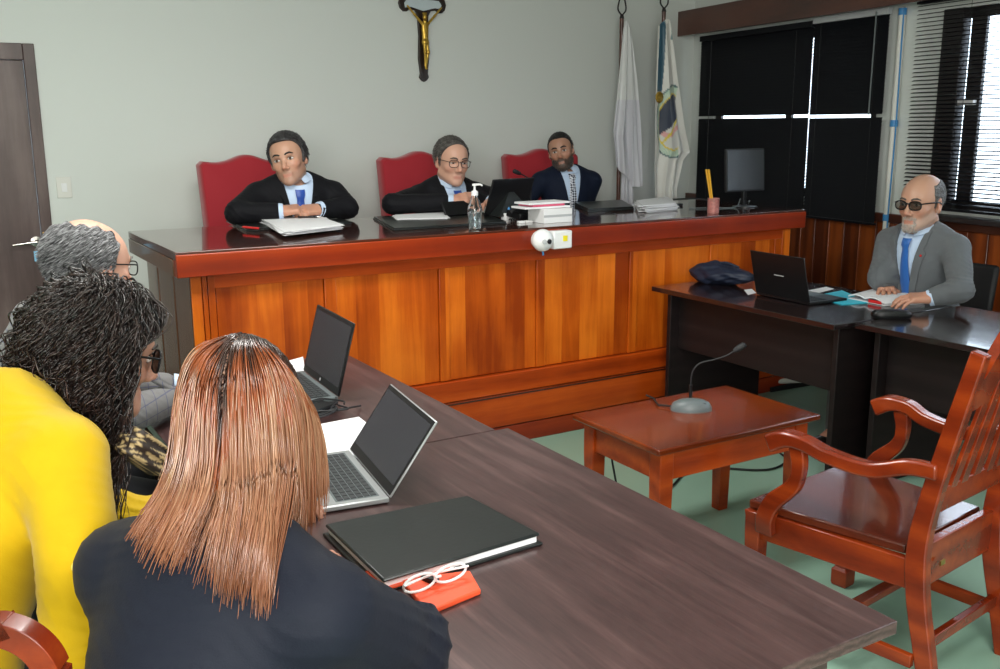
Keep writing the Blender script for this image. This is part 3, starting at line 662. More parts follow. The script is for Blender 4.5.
def skin_col(P, head, tone, lips=None, beard=None, beardcol=None, hairshadow=None):
    q = head.local(P); c = np.tile(np.array(tone, float), (len(P), 1))
    def blend(w, col): nonlocal c; w = np.clip(w, 0, 1)[:, None]; c = c*(1-w)+np.array(col)*w
    red = np.array(tone)*np.array([1.02, .72, .68])
    g = lambda c_, r: np.exp(-(((q-np.array(c_))/np.array(r))**2).sum(1))
    blend(.55*(g((-.045, .07, -.03), (.022, .03, .02))+g((.045, .07, -.03), (.022, .03, .02))), red); blend(.6*g((0, .115, -.038), (.016, .02, .014)), red); blend(.6*(g((-.085, -.01, 0), (.015, .03, .04))+g((.085, -.01, 0), (.015, .03, .04))), red)
    blend(.75*np.clip(1.6-np.abs(q[:, 2]+.0738)/.0065, 0, 1)*np.clip((.026-np.abs(q[:, 0]))/.006, 0, 1)*(q[:, 1] > .078), np.array(tone)*np.array([.80, .50, .50]) if lips is None else lips)
    if beard:
        w = np.clip((-.050-q[:, 2]-.25*(np.abs(q[:, 0])-.02)*(np.abs(q[:, 0]) < .045)+1.1*np.clip(np.abs(q[:, 0])-.045, 0, .03))/.014, 0, 1)*(q[:, 1] > -.0)*(q[:, 2] > -.125)*beard
        w = w*(1-.9*((np.abs(q[:, 2]+.0738) < .008)*(np.abs(q[:, 0]) < .020))); blend(w, beardcol)
    far = np.linalg.norm(q-np.array([0, .0, -.03]), axis=1) > .2; c[far] = np.array(tone)*np.array([1, .9, .88])
    return c

def strands(P, r, cols, name, m, parent, n=3):
    """P (N,K,3) centre lines as thin tapered tubes in one mesh"""
    N, K, _ = P.shape; t = np.gradient(P, axis=1); t /= np.linalg.norm(t, axis=2)[..., None]+1e-9
    ref = np.array([.3, .5, .81]); u = np.cross(t, ref); u /= np.linalg.norm(u, axis=2)[..., None]+1e-9; w = np.cross(t, u)
    rr = (r*np.interp(np.linspace(0, 1, K), [0, .1, .7, 1], [.7, 1, 1, .25]))[None, :] if np.ndim(r) == 0 else r[:, None]*np.interp(np.linspace(0, 1, K), [0, .1, .7, 1], [.7, 1, 1, .25])[None, :]
    rr = np.broadcast_to(rr, (N, K)); V = []
    for k in range(n):
        a = 2*math.pi*k/n; V.append(P+(u*math.cos(a)+w*math.sin(a))*rr[..., None])
    V = np.stack(V, 2).reshape(-1, 3); base = (np.arange(N)[:, None]*K+np.arange(K-1)[None, :])*n; F = []
    for k in range(n):
        k2 = (k+1) % n; F.append(np.stack([base+k, base+k2, base+n+k2, base+n+k], -1).reshape(-1, 4))
    C = np.repeat(cols.reshape(N, -1, 3) if cols.ndim == 3 else np.repeat(cols[:, None], K, 1), n, axis=1).reshape(-1, 3)
    return link_mesh(name, V, np.concatenate(F), m, parent, C)
def relax(P, f, layer, it=5):
    for _ in range(it):
        Q = P.copy(); Q[:, 2:-1] = .5*P[:, 2:-1]+.25*(P[:, 1:-2]+P[:, 3:]); Q[:, -1] = P[:, -1]+(Q[:, -2]-P[:, -2])
        N_, K_, _a = Q.shape; p = Q.reshape(-1, 3); lay = np.repeat(layer, K_)*np.tile(np.minimum(1, np.arange(K_)/5), N_); s = f(p); bad = s < lay
        g = grad(f, p[bad]); p[bad] += g*(lay[bad]-s[bad])[:, None]; P = p.reshape(N_, K_, 3)
    return P
def grad(f, p, e=.002):
    g = np.stack([f(p+np.eye(3)[i]*e)-f(p-np.eye(3)[i]*e) for i in range(3)], 1); return g/(np.linalg.norm(g, axis=1)[:, None]+1e-9)
def grow(roots, d0, f, L, K, step_dir, layer, clump=None):
    """hair growth: step, bend towards step_dir, stay outside f"""
    p = roots.copy(); d = d0.copy(); out = [p.copy()]; ds = (L/(K-1))[:, None]
    for k in range(1, K):
        d = step_dir(p, d, k/(K-1)); d /= np.linalg.norm(d, axis=1)[:, None]+1e-9
        p = p+d*ds; s = f(p); lay = layer*min(1, k/5); bad = s < lay
        if bad.any(): g = grad(f, p[bad]); p[bad] += g*(lay[bad]-s[bad])[:, None]
        d = p-out[-1]; out.append(p.copy())
    return np.stack(out, 1)

hair_m = vcol('hair_fibre', .32, spec=.55); hair_dull = vcol('short_hair', .5, spec=.35); skin_m = vcol('skin', .42, bump=.05, bscale=500, spec=.45, sss=.12)
hair_gloss = vcol('long_hair', .26, spec=.8, coat=.25)
def cloth_mat(name, c, rough=.7, bump=.15, sheen=.15, check=None):
    m = mat(name, c, rough, bump=bump, bscale=350, sheen=sheen, var=.06, vscale=30, spec=.15)
    if check:
        nt = m.node_tree; L = nt.links; b = nt.nodes['Principled BSDF']; tc = nt.nodes.new('ShaderNodeTexCoord'); sp = nt.nodes.new('ShaderNodeSeparateXYZ'); L.new(tc.outputs['Object'], sp.inputs[0]); prev = None
        for ax in ('X', 'Z'):
            a = nt.nodes.new('ShaderNodeMath'); a.operation = 'MULTIPLY'; a.inputs[1].default_value = 26; L.new(sp.outputs[ax], a.inputs[0])
            fr = nt.nodes.new('ShaderNodeMath'); fr.operation = 'FRACT'; L.new(a.outputs[0], fr.inputs[0]); lt = nt.nodes.new('ShaderNodeMath'); lt.operation = 'LESS_THAN'; lt.inputs[1].default_value = .07; L.new(fr.outputs[0], lt.inputs[0])
            if prev is None: prev = lt
            else: mxm = nt.nodes.new('ShaderNodeMath'); mxm.operation = 'MAXIMUM'; L.new(prev.outputs[0], mxm.inputs[0]); L.new(lt.outputs[0], mxm.inputs[1]); prev = mxm
        mx = nt.nodes.new('ShaderNodeMix'); mx.data_type = 'RGBA'; mx.inputs[6].default_value = (*c, 1); mx.inputs[7].default_value = (*check, 1); L.new(prev.outputs[0], mx.inputs[0]); L.new(mx.outputs[2], b.inputs['Base Color'])
    return m
eye_m = vcol('eye', .12, spec=.6)

class Person:
    def __init__(self, label, pelvis, yaw, lean, head, elbows, wrists, hands=(None, None), s=1.0, side=0, twist=0, tone=(.56, .32, .22), shoulder=.18, bulk=1.0, floor=0.0, hv=.0045, kneedir=None, woman=False, group=None, nk=(0, -.040, -.135)):
        self.s = s; self.hd = head; self.tone = tone; self.floor = floor
        self.R = rotz(yaw) @ roty(side) @ rotx(-lean); R = self.R; self.P = np.array(pelvis, float) if pelvis is not None else head.T(*nk)-R @ np.array([0, -.015, .485])*s; self.T = lambda *q: self.P+R @ (np.array(q)*s); T = self.T
        self.t = thing('person', label, 'person', (self.P[0], self.P[1], floor))
        sh = shoulder; self.Sh = [T(-sh, .0, .415), T(sh, .0, .415)]; self.E = [np.array(e, float) for e in elbows]; self.Wr = [np.array(w, float) for w in wrists]
        b = bulk; E = lambda c_, r: ell(T(*c_), np.array(r)*s, R); self.bust = woman
        self.tor = [E((0, -.01, .04), (.175*b, .135*b, .13)), (E((0, .0, .20), (.150*b, .115*b, .20)), .05), (E((0, -.005, .345), (.172*b, .118*b, .17)), .05), (cap(T(-sh*.80, -.010, .415), T(0, -.010, .435), .066*s, .074*s), .05), (cap(T(sh*.80, -.010, .415), T(0, -.010, .435), .066*s, .074*s), .05),
                    (cap(T(-sh*.55, -.015, .455), T(-.03, -.02, .50), .050*s, .045*s), .04), (cap(T(sh*.55, -.015, .455), T(.03, -.02, .50), .050*s, .045*s), .04)]
        if woman: self.tor += [(E((-.07, .085, .31), (.065, .06, .065)), .05), (E((.07, .085, .31), (.065, .06, .065)), .05)]
        fw = np.array([-math.sin(kneedir if kneedir is not None else yaw), math.cos(kneedir if kneedir is not None else yaw), 0]); rt = np.array([fw[1], -fw[0], 0])
        self.fw = fw; self.kn = []; self.an = []; self.hip = []
        for sx in (-1, 1):
            hp = self.P+rt*sx*.085*s; kz = floor+.47*s; k = np.array([*(hp+fw*.42*s+rt*sx*.05)[:2], kz]); a = np.array([*(k+fw*.02)[:2], floor+.09]); self.hip.append(hp); self.kn.append(k); self.an.append(a)
        # body: one continuous skin surface (head, neck, torso, arms, hands, legs)
        nk = cap(head.T(0, -.035, -.09), T(0, -.015, .44), .050*head.s if not woman else .043*head.s, .06*s)
        prims = [union([(ell(T(0, 0, .2), np.array((.13*b, .09*b, .27))*s, R), .05), (cap(T(-sh*.8, 0, .42), T(sh*.8, 0, .42), .05*s, .05*s), .05)], .05), (nk, .03)]
        for i in (0, 1):
            prims += [(cap(self.Sh[i], self.E[i], .043*s, .036*s), .03), (cap(self.E[i], self.Wr[i], .036*s, .026*s), .02), (cap(self.hip[i], self.kn[i], .065*s, .048*s), .03), (cap(self.kn[i], self.an[i], .046*s, .034*s), .03), (cap(self.an[i], self.an[i]+fw*.12+np.array([0, 0, -.045]), .032, .026), .02)]
            if hands[i] is not None: prims.append((hands[i], .012))
        self.bodyf = union([(head.sdf, .02)]+prims, .02)
        lo, hi = self.box(prims+[(head.sdf, 0)]); v, f = surf_nets(self.bodyf, lo, hi, hv)
        self.body_args = (v, f)
        print(label[:40], 'pelvis', np.round(self.P, 2), 'shoulders', np.round(self.Sh, 2).tolist())
    def box(self, prims, pad=.03):
        pr = [(g[0] if isinstance(g, tuple) else g) for g in prims]
        return np.min([g.s[0]-g.s[1] for g in pr], 0)-pad, np.max([g.s[0]+g.s[1] for g in pr], 0)+pad
    def finish_body(self, **kw):
        v, f = self.body_args; return link_mesh('body', v, f, skin_m, self.t, skin_col(v, self.hd, self.tone, **kw))
    def jacket(self, m, shirt=None, vtop=.075, vbot=.17, name='jacket', h=.006, sleeve=.85, arm=(.063, .054, .043), wr=.004, lapels=True, tie=None, tie_mat=None, grow_=0.0, vneck=True, seed=0, nhk=1.0):
        s = self.s; T = self.T; R = self.R; pr = list(self.tor)
        arms = []
        for i in (0, 1):
            w = self.E[i]+(self.Wr[i]-self.E[i])*sleeve
            arms += [(cap(self.Sh[i], self.E[i], arm[0]*s, arm[1]*s), .04), (cap(self.E[i], w, arm[1]*s, arm[2]*s), .02)]
        U = union(pr+arms, .04); nz = np.array([[23, 9, 31], [-17, 29, 13], [41, -23, 19], [9, 47, -33]])*1.0; ph = np.random.RandomState(seed).rand(4)*6
        E0, E1 = self.E
        def wrinkle(p):
            w = sum(np.sin(p @ nz[i]+ph[i])*a for i, a in enumerate((1, .8, .5, .4)))
            k = .35+np.exp(-((p-E0)**2).sum(1)/.012)+np.exp(-((p-E1)**2).sum(1)/.012)
            w2 = np.abs(np.sin(p @ np.array([70, 35, 95.])+2*np.sin(p @ nz[1])))
            return w*wr*.6*k-wr*.9*(1-np.abs(w2))**2*(k-.1)
        def loc(p): return (p-self.P) @ R/s
        def jf(p): return U(p)-grow_+wrinkle(p)
        def cutv(p):
            q = loc(p); ww = np.interp(q[:, 2], [vbot, .49], [.004, vtop]); return np.maximum(np.maximum(np.abs(q[:, 0])-ww, vbot-q[:, 2]), .0-q[:, 1])*s
        def nh(p):
            q = loc(p); return (np.linalg.norm((q-np.array([0, .01, .54]))/(np.array([.075, .078, .085])*nhk), axis=1)-1)*.075*s
        def J(p):
            d = jf(p)
            if vneck: d = smax(d, -np.maximum(cutv(p), -(d+.014)), .004)
            return smax(d, -nh(p), .01)
        lo, hi = self.box(pr+arms); v, f = surf_nets(J, lo, hi, h); self.jf = jf; self.J = J
        jo = link_mesh(name, v, f, m, self.t)
        if shirt is not None:
            Ut = union(pr, .05); self.Sf = lambda p: Ut(p)+.009
            lo, hi = self.box(pr); lo2 = lo.copy()
            fz = lambda p: smax(smax(self.Sf(p), -nh(p)-.006, .006), -(loc(p)[:, 2]-.1), .01)
            v, f = surf_nets(fz, lo, hi, h); so = link_mesh('shirt', v, f, shirt, self.t)
            # collar: two wings round the neck
            hd = self.hd; nc0 = T(0, -.010, .475); ax = hd.T(0, -.035, -.06)-nc0; ax /= np.linalg.norm(ax); fwd = R[:, 1]-ax*(R[:, 1]@ax); fwd /= np.linalg.norm(fwd); rx = np.cross(fwd, ax)
            for sx in (-1, 1):
                P = []
                for a in np.linspace(R_(180), R_(8), 16):
                    rr = .0605*s; e = (rx*sx*math.sin(a)+fwd*math.cos(a)); fr = max(0, math.cos(a))
                    p0 = nc0+e*rr+ax*.050*s*(1-.35*fr); p1 = nc0+e*(rr+.006)*1.05+ax*.020*s; p2 = nc0+e*(rr+.018+.012*fr)+ax*(.012-.030*fr**2)*s+rx*sx*.018*fr**2*s
                    P.append([p0, p1, p2] if False else [nc0+e*(rr-.001)+ax*.0*s, p0, p2])
                mb = MB(); mb.sheet(P, .003); mb.build('collar', shirt, so, angle=70)
            for i in (0, 1):
                if np.linalg.norm(self.Wr[i]-self.E[i]) > .1:
                    d_ = (self.Wr[i]-self.E[i])/np.linalg.norm(self.Wr[i]-self.E[i]); a0 = self.E[i]+(self.Wr[i]-self.E[i])*(sleeve+.10); 
                    mb = MB(); mb.tube([a0, a0+d_*.02, self.Wr[i]+d_*.012], [.040*s, .037*s, .0335*s], 20); mb.build('cuff', shirt, so)
        def proj(fn, X, Z, off):
            X = np.asarray(X, float); Z = np.asarray(Z, float); Y = np.full(X.shape, .30); 
            for it in range(60):
                p = self.P+np.stack([X, Y, Z], -1)*s @ R.T; d = fn(p.reshape(-1, 3)).reshape(X.shape)-off; Y = Y-np.clip(d, -.02, .05)*.7/s
            return self.P+np.stack([X, Y, Z], -1)*s @ R.T
        self.proj = proj
        if lapels:
            for sx in (-1, 1):
                zi = np.linspace(vbot-.005, .492, 22); xi = np.interp(zi, [vbot, .49], [.004, vtop])-.006
                xo = np.interp(zi, [vbot, vbot+.08, .36, .405, .408, .43, .492], [.006, .045, .092, .105, .085, .098, vtop+.02])
                X = np.stack([xi*(1-u)+xo*u for u in np.linspace(0, 1, 7)], 1)*sx; Z = np.stack([zi+.012*u for u in np.linspace(0, 1, 7)], 1)
                mb = MB(); mb.sheet(proj(jf, X, Z, .0045), .004); mb.build('lapel', m, jo, angle=60)
        if tie:
            zi = np.linspace(tie, .470, 26); hw = np.interp(zi, [tie, tie+.03, .43, .436, .470], [.038, .036, .016, .021, .024])
            X = np.stack([hw*u for u in np.linspace(-1, 1, 9)], 1); Z = np.stack([zi]*9, 1)
            Q = proj(self.Sf, X, Z, .006); Q += (R[:, 1]*.006)*np.cos(np.linspace(-1.3, 1.3, 9))[None, :, None]
            kb = np.interp(zi, [.42, .436, .45, .47], [0, .008, .010, .004])
            Q += R[:, 1][None, None, :]*kb[:, None, None]
            mb = MB(); mb.sheet(Q, .005); self.tie = mb.build('tie', tie_mat, self.t, angle=70)
        return jo
    def legs(self, m, shoe_m):
        s = self.s; pr = [self.tor[0][0] if isinstance(self.tor[0], tuple) else self.tor[0]]; pr = [ell(self.P, np.array((.165, .14, .115))*s, self.R)]
        for i in (0, 1): pr += [(cap(self.hip[i], self.kn[i], .085*s, .066*s), .04), (cap(self.kn[i], self.an[i]+np.array([0, 0, -.02]), .064*s, .050*s), .02)]
        U = union(pr, .04); lo, hi = self.box(pr); v, f = surf_nets(U, lo, hi, .010); link_mesh('trousers', v, f, m, self.t)
        for i in (0, 1):
            a = self.an[i]; z0 = self.floor; pr2 = [cap([a[0], a[1], z0+.045], np.array([a[0], a[1], z0+.040])+self.fw*.15, .042, .036), (cap([a[0], a[1], z0+.09], [a[0], a[1], z0+.05], .045, .042), .02), (cap(np.array([a[0], a[1], z0+.032])-self.fw*.05, np.array([a[0], a[1], z0+.032])+self.fw*.17, .034, .032), .02)]
            U2 = union(pr2, .02); cut = lambda p: np.maximum(U2(p), z0+.001-p[:, 2]); lo, hi = self.box(pr2); v, f = surf_nets(cut, lo, hi, .008); link_mesh('shoe', v, f, shoe_m, self.t)
    def eyes(self, iris=(.06, .03, .015), brow=(.03, .02, .015), open_=1.0, browr=.0042):
        hd = self.hd; s = hd.s
        for sx in (-1, 1):
            c = hd.T(sx*.032, .0825, .000); mb = MB(hd.R, c); nu, nv = 20, 12; mb.ell((0, 0, 0), (.0145*s, .0075*s, .0068*s*open_), nu=nu, nv=nv)
            q = (mb.v[0]-c) @ hd.R; r = np.hypot(q[:, 0]-.0*s, q[:, 2]*1.0); col = np.tile((.62, .58, .55), (len(q), 1)); col[(r < .0066*s) & (q[:, 1] > 0)] = iris; col[(r < .003*s) & (q[:, 1] > 0)] = (.01, .01, .01)
            mb.col = [col]; mb.build('eye', eye_m, self.t, usecol=True, angle=80)
            mb = MB(); mb.tube([hd.T(sx*.017, .086, .002), hd.T(sx*.026, .0905, .0075*open_), hd.T(sx*.038, .0885, .0075*open_), hd.T(sx*.048, .082, .002)], [.0012*s, .0022*s, .0022*s, .0012*s], 8); mb.build('eyelid', mat('lash', tuple(np.array(self.tone)*.45), .6), self.t)
            mb = MB(); mb.tube([hd.T(sx*.012, .0965, .0205), hd.T(sx*.022, .0975, .0255), hd.T(sx*.036, .0935, .027), hd.T(sx*.049, .0835, .021)], [browr*.8*s, browr*s, browr*s, browr*.4*s], 8); mb.build('eyebrow', mat('eyebrow', brow, .7), self.t)
    def short_hair(self, colA, colB, zline, bald=None, N=1600, L=.018, thick=.007, name='hair', seed=1, side_r=.001, bn=.0):
        hd = self.hd; s = hd.s; rs = np.random.RandomState(seed)
        def region(q): 
            d = (zline(q)-q[:, 2])*.8
            if bald is not None: d = np.maximum(d, bald(q))
            return d*s
        nzv = lambda p: .0016*np.sin(p @ np.array([210., 90, 160]))*np.sin(p @ np.array([-80., 230, 120]))
        f = lambda p: smax(hd.cran(p)-thick*s*1.0+nzv(p), region(hd.local(p)), .006)
        v, fc = surf_nets(f, hd.T(0, 0, 0)-.16*s, hd.T(0, 0, 0)+.16*s, .004)
        q = hd.local(v); u = rs.rand(len(v))[:, None]; g = np.clip(.5+.5*np.sin(v @ np.array([90., 40, 150]))*np.sin(v @ np.array([30., 120, -60])), 0, 1)[:, None]
        o = link_mesh(name, v, fc, hair_dull, self.t, np.array(colA)*(1-.6*g*u)+np.array(colB)*.6*g*u)
        ok = hd.cran(v) > thick*s*.4; idx = np.where(ok)[0]; idx = idx[rs.randint(0, len(idx), N)]; rt = v[idx]+rs.randn(N, 3)*.001; ql = hd.local(rt)
        nrm = grad(hd.cran, rt); dn = np.tile(hd.R @ np.array([0, -.55, -.35]), (N, 1)); fr = ql[:, 1] > .03
        d0 = nrm*.35+dn+rs.randn(N, 3)*.16
        P = grow(rt, d0/np.linalg.norm(d0, axis=1)[:, None], hd.cran, np.full(N, L*s)*(.6+.6*rs.rand(N)), 5, lambda p, d, k: d+dn*.3, np.full(N, thick*s*.9)+.003*rs.rand(N))
        w = rs.rand(N)[:, None]**1.2; strands(P, side_r*(.7+.6*rs.rand(N)), np.array(colA)*(1-w)+np.array(colB)*w, 'hair_strands', hair_m, o); return o
    def beard(self, colA, colB, N=900, L=.008, region=None, seed=2, name='beard'):
        hd = self.hd; rs = np.random.RandomState(seed); v = self.body_args[0]; q = hd.local(v)
        ok = np.where(region(q))[0]
        if len(ok) == 0: return
        idx = ok[rs.randint(0, len(ok), N)]; rt = v[idx]+rs.randn(N, 3)*.0012; nrm = grad(hd.sdf, rt); dn = hd.R @ np.array([0, .1, -1.]); d0 = nrm*.5+dn*.8+rs.randn(N, 3)*.2; d0 /= np.linalg.norm(d0, axis=1)[:, None]
        P = np.stack([rt+d0*L*k*hd.s for k in np.linspace(0, 1, 4)], 1); w = rs.rand(N)[:, None]; strands(P, .0009, np.array(colA)*(1-w)+np.array(colB)*w, name, hair_dull, self.t)
    def glasses(self, m, r=.0016, w=.025, h=.019, sq=.75, lens=None, z0=-.002, y0=.1035):
        hd = self.hd; s = hd.s; g = None; mb = MB()
        for sx in (-1, 1):
            a = np.linspace(0, 2*np.pi, 33); pts = [hd.T(sx*.033+w*np.sign(math.cos(q))*abs(math.cos(q))**sq, y0-.004*abs((sx*.033+w*math.cos(q))/.05)**2, z0+h*np.sign(math.sin(q))*abs(math.sin(q))**sq) for q in a]
            mb.tube(pts, r*s, 8)
            mb.tube([hd.T(sx*(.033+w), y0-.006, z0+.008), hd.T(sx*.070, y0-.02, z0+.010), hd.T(sx*.083, .0, z0+.010), hd.T(sx*.084, -.02, z0+.0)], r*s, 8)
        mb.tube([hd.T(-.009, y0+.001, z0+.006), hd.T(0, y0+.003, z0+.009), hd.T(.009, y0+.001, z0+.006)], r*s, 8); g = mb.build('glasses', m, self.t)
        if lens is not None:
            for sx in (-1, 1):
                mb = MB(); a = np.linspace(0, 2*np.pi, 24, endpoint=False)
                ring = lambda dy: [hd.T(sx*.033+w*.97*np.sign(math.cos(q))*abs(math.cos(q))**sq, y0+dy-.004*abs((sx*.033+w*math.cos(q))/.05)**2, z0+h*.97*np.sign(math.sin(q))*abs(math.sin(q))**sq) for q in a]
                mb.loft([ring(-.0006), ring(.0006)]); mb.build('lens', lens, g)

def dirv(yaw_vec, pitch=0, roll=0):
    """head/hand rotation from a horizontal facing vector, pitch down and roll (degrees)"""
    a = math.atan2(-yaw_vec[0], yaw_vec[1]); return rotz(a) @ rotx(R_(-pitch)) @ roty(R_(roll))
ang = lambda v: math.atan2(-v[0], v[1])
suit_black = cloth_mat('black_suit_cloth', (.0065, .0065, .0085), sheen=.02); suit_navy = cloth_mat('navy_suit_cloth', (.007, .011, .026), sheen=.02); suit_grey = cloth_mat('mid_grey_suit_cloth', (.12, .13, .14)); jk_plaid = cloth_mat('grey_checked_cloth', (.17, .165, .165), check=(.09, .09, .14))
jk_navy = cloth_mat('dark_navy_jacket_cloth', (.011, .013, .022), .62, sheen=.03); jk_yellow = cloth_mat('bright_yellow_cloth', (.56, .355, .004), .7, bump=.10); shirt_blue = cloth_mat('pale_blue_shirt', (.52, .64, .82), .6, bump=.03); shirt_white = cloth_mat('white_shirt', (.70, .74, .82), .6, bump=.03)
tie_blue = mat('royal_blue_tie', (.015, .06, .32), .4, sheen=.2); tie_sky = mat('sky_blue_tie', (.02, .12, .42), .4, sheen=.2); trous = cloth_mat('dark_trousers', (.02, .02, .024)); shoe = mat('black_shoe', (.012, .011, .010), .3)
tie_dot = mat('dotted_tie', (.02, .025, .06), .45)
def _dots():
    nt = tie_dot.node_tree; b = nt.nodes['Principled BSDF']; tc = nt.nodes.new('ShaderNodeTexCoord'); ck = nt.nodes.new('ShaderNodeTexChecker'); ck.inputs['Scale'].default_value = 85; ck.inputs[1].default_value = (.015, .02, .05, 1); ck.inputs[2].default_value = (.60, .62, .68, 1)
    mp = nt.nodes.new('ShaderNodeMapping'); mp.inputs['Rotation'].default_value = (0, .78, 0); nt.links.new(tc.outputs['Object'], mp.inputs[0]); nt.links.new(mp.outputs[0], ck.inputs[0]); nt.links.new(ck.outputs[0], b.inputs['Base Color'])
_dots()
# ================================================================ LAPTOPS
def laptop(hc, yaw, w, dep, hgt, tilt, label, base, lid, logo=None, scr='screen', th=.016):
    """hc = hinge centre on the table; the user sits towards local -Y; tilt = lean of the lid past vertical"""
    L = np.array(hc); R = rotz(yaw); t = thing('laptop', label, 'laptop', tuple(hc)); mk = lambda: MB(R, L)
    b = mk(); b.box(-w/2, w/2, -dep, 0, .003, th); b.build('base', M[base], t, .003)
    b = mk(); b.box(-w/2+.02, w/2-.02, -dep*.52-.008, -.018, th, th+.0006); b.build('keyboard_bed', M['keys' if base != 'silver' else 'grey'], t)
    b = mk()
    kx = 14; ky = 6; k0, k1 = -w/2+.024, w/2-.024; y0, y1 = -dep*.52-.004, -.022
    for i in range(kx):
        for j in range(ky):
            if j == 0 and 4 < i < 9 and i != 5: continue
            x = k0+(k1-k0)*(i+.5)/kx; y = y0+(y1-y0)*(j+.5)/ky; hx = (k1-k0)/kx*.43; hy = (y1-y0)/ky*.41
            if j == 0 and i == 5: x = k0+(k1-k0)*(7)/kx; hx *= 4.6
            b.box(x-hx, x+hx, y-hy, y+hy, th+.0004, th+.0022)
    b.build('keys', M['keys'], t)
    b = mk(); b.box(-.055, .055, -dep+.012, -dep*.55-.012, th, th+.0005); b.build('touchpad', M['grey' if base != 'silver' else 'silver'], t)
    RL = rotx(-tilt)
    def lb(nm, m, *a, bev=0, par=t):
        b = mk(); b.box(*a, R=RL, c=(0, 0, th)); return b.build(nm, M[m], par, bev)
    ld = lb('lid', lid, -w/2, w/2, 0, .006, th, th+hgt, bev=.003)
    lb('bezel', 'black', -w/2+.003, w/2-.003, -.0012, 0, th+.004, th+hgt-.003, par=ld)
    lb('display', scr, -w/2+.012, w/2-.012, -.0020, -.001, th+.026, th+hgt-.014, par=ld)
    if logo == 'round':
        b = mk(); v = np.array([[.006*math.cos(q), -.0020, th+.013+.006*math.sin(q)] for q in np.linspace(0, 2*np.pi, 16, endpoint=False)])
        b.loft([v, v+np.array([0, -.0006, 0])]); b.v[-1] = ((b.v[-1]-L) @ R - np.array([0, 0, th])) @ RL.T @ R.T + np.array([0, 0, th]) @ R.T + L
        b.build('round_logo', M['lgrey'], ld)
    if logo == 'bar':
        lb('brand_bar', 'lgrey', -.032, .032, .006, .0066, th+hgt*.50, th+hgt*.50+.0045, par=ld)
    return t
a, b_ = onz(349.5, 450, .766), onz(389, 497, .766); c = (a+b_)/2
yw = math.atan2(a[1]-b_[1], a[0]-b_[0])
laptop((c[0], c[1], .75), yw+math.pi, np.linalg.norm(a-b_)+.006, .215, .205, R_(35), 'silver laptop with dark screen beside the white papers in the foreground', 'silver', 'silver')
a, b_ = onz(302, 369, .768), onz(339.6, 397.4, .768); c = (a+b_)/2
yw = math.atan2(a[1]-b_[1], a[0]-b_[0])
laptop((c[0], c[1], .75), yw+math.pi, .385, .25, .238, R_(15), 'grey laptop with a black framed screen further back on the left table', 'grey', 'black', 'round')
# cables under it
t = thing('charger_cables', 'tangled black charger cables beside the grey laptop', 'cables', tuple(onz(330, 412, .75)))
mb = MB(); c = onz(324, 412, .765)
rs = np.random.RandomState(3)
for k in range(4):
    ph = rs.rand()*6; pts = [c+np.array([.0+.07*math.cos(ph+u)+.02*rs.randn(), .02+.06*math.sin(ph+u*1.1)+.01*rs.randn(), .004+.012*rs.rand()]) for u in np.linspace(0, 5.5, 8)]
    mb.tube(smooth_path(pts), .0028, 6)
mb.tube(smooth_path([c+np.array([.03, .0, 0]), c+np.array([.09, -.01, .004]), c+np.array([.13, .03, -.008])]), .0028, 6)
mb.build('cable', M['blackm'], t)
MB().obox(c+np.array([-.01, .03, 0]), (.055, .03, .013), rotz(.5)).build('charger_brick', M['black'], t, .004)
# papers on left tables
def papers(corners, z, n, label, cat='papers', name='paper_stack', m='paper', jit=.006, th=.0009, grp=None):
    pts = [onz(x, y, z)[:2] for x, y in corners]; c = np.mean(pts, 0); o = None
    t = thing(name, label, cat, (c[0], c[1], z), grp)
    rs = np.random.RandomState(int(abs(c[0]*1000)))
    for k in range(n):
        a = rs.randn()*jit*6; sh = rs.randn(2)*jit; R = rotz(a)[:2, :2]
        poly = [(R @ (p-c)+sh) for p in pts]
        mb = MB(); zz = z+.0005+k*th
        mb.add([(c[0]+p[0], c[1]+p[1], zz+dz) for dz in (0, th*.8) for p in poly], [(3, 2, 1, 0), (4, 5, 6, 7), (0, 1, 5, 4), (1, 2, 6, 5), (2, 3, 7, 6), (3, 0, 4, 7)])
        mb.build('sheet', M[m], t)
    return t
papers([(300, 428), (357, 418), (364, 424), (345, 470)], .75, 3, 'white papers beside the silver laptop', jit=.008)
papers([(285, 362), (303, 357), (305, 370), (290, 380)], .75, 1, 'white sheet lying behind the grey laptop', jit=.0)
# leather portfolio
pc = [onz(x, y, .775)[:2] for x, y in ((325, 525), (468, 496), (540, 534), (383, 581))]
t = thing('leather_portfolio', 'large black leather portfolio holding papers in the foreground', 'folder', (*np.mean(pc, 0), .75))
def slab(poly, z0, z1, grow=0):
    c = np.mean(poly, 0); P = [c+(p-c)*(1+grow) for p in poly]
    mb = MB(); mb.add([(p[0], p[1], z) for z in (z0, z1) for p in P], [(3, 2, 1, 0), (4, 5, 6, 7), (0, 1, 5, 4), (1, 2, 6, 5), (2, 3, 7, 6), (3, 0, 4, 7)]); return mb
slab(pc, .7505, .757, .03).build('lower_cover', M['leather'], t, .003)
slab(pc, .757, .770, -.03).build('paper_block', M['paper'], t, .001)
slab(pc, .770, .778, .0).build('upper_cover', M['leather'], t, .004)
slab([pc[0]+(pc[3]-pc[0])*.72, pc[0]*.55+pc[3]*.0+pc[1]*.45+(pc[3]-pc[0])*.8, pc[3]*.6+pc[2]*.4+(pc[3]-pc[0])*.02, pc[3]+(pc[3]-pc[0])*.02], .7575, .7600).build('red_edged_sheet', M['orange'], t)
q = onz(427, 574, .77); MB().obox((q[0], q[1]-.012, .766), (.010, .016, .006), rotz(.3)).build('black_clip', M['black'], t, .002)
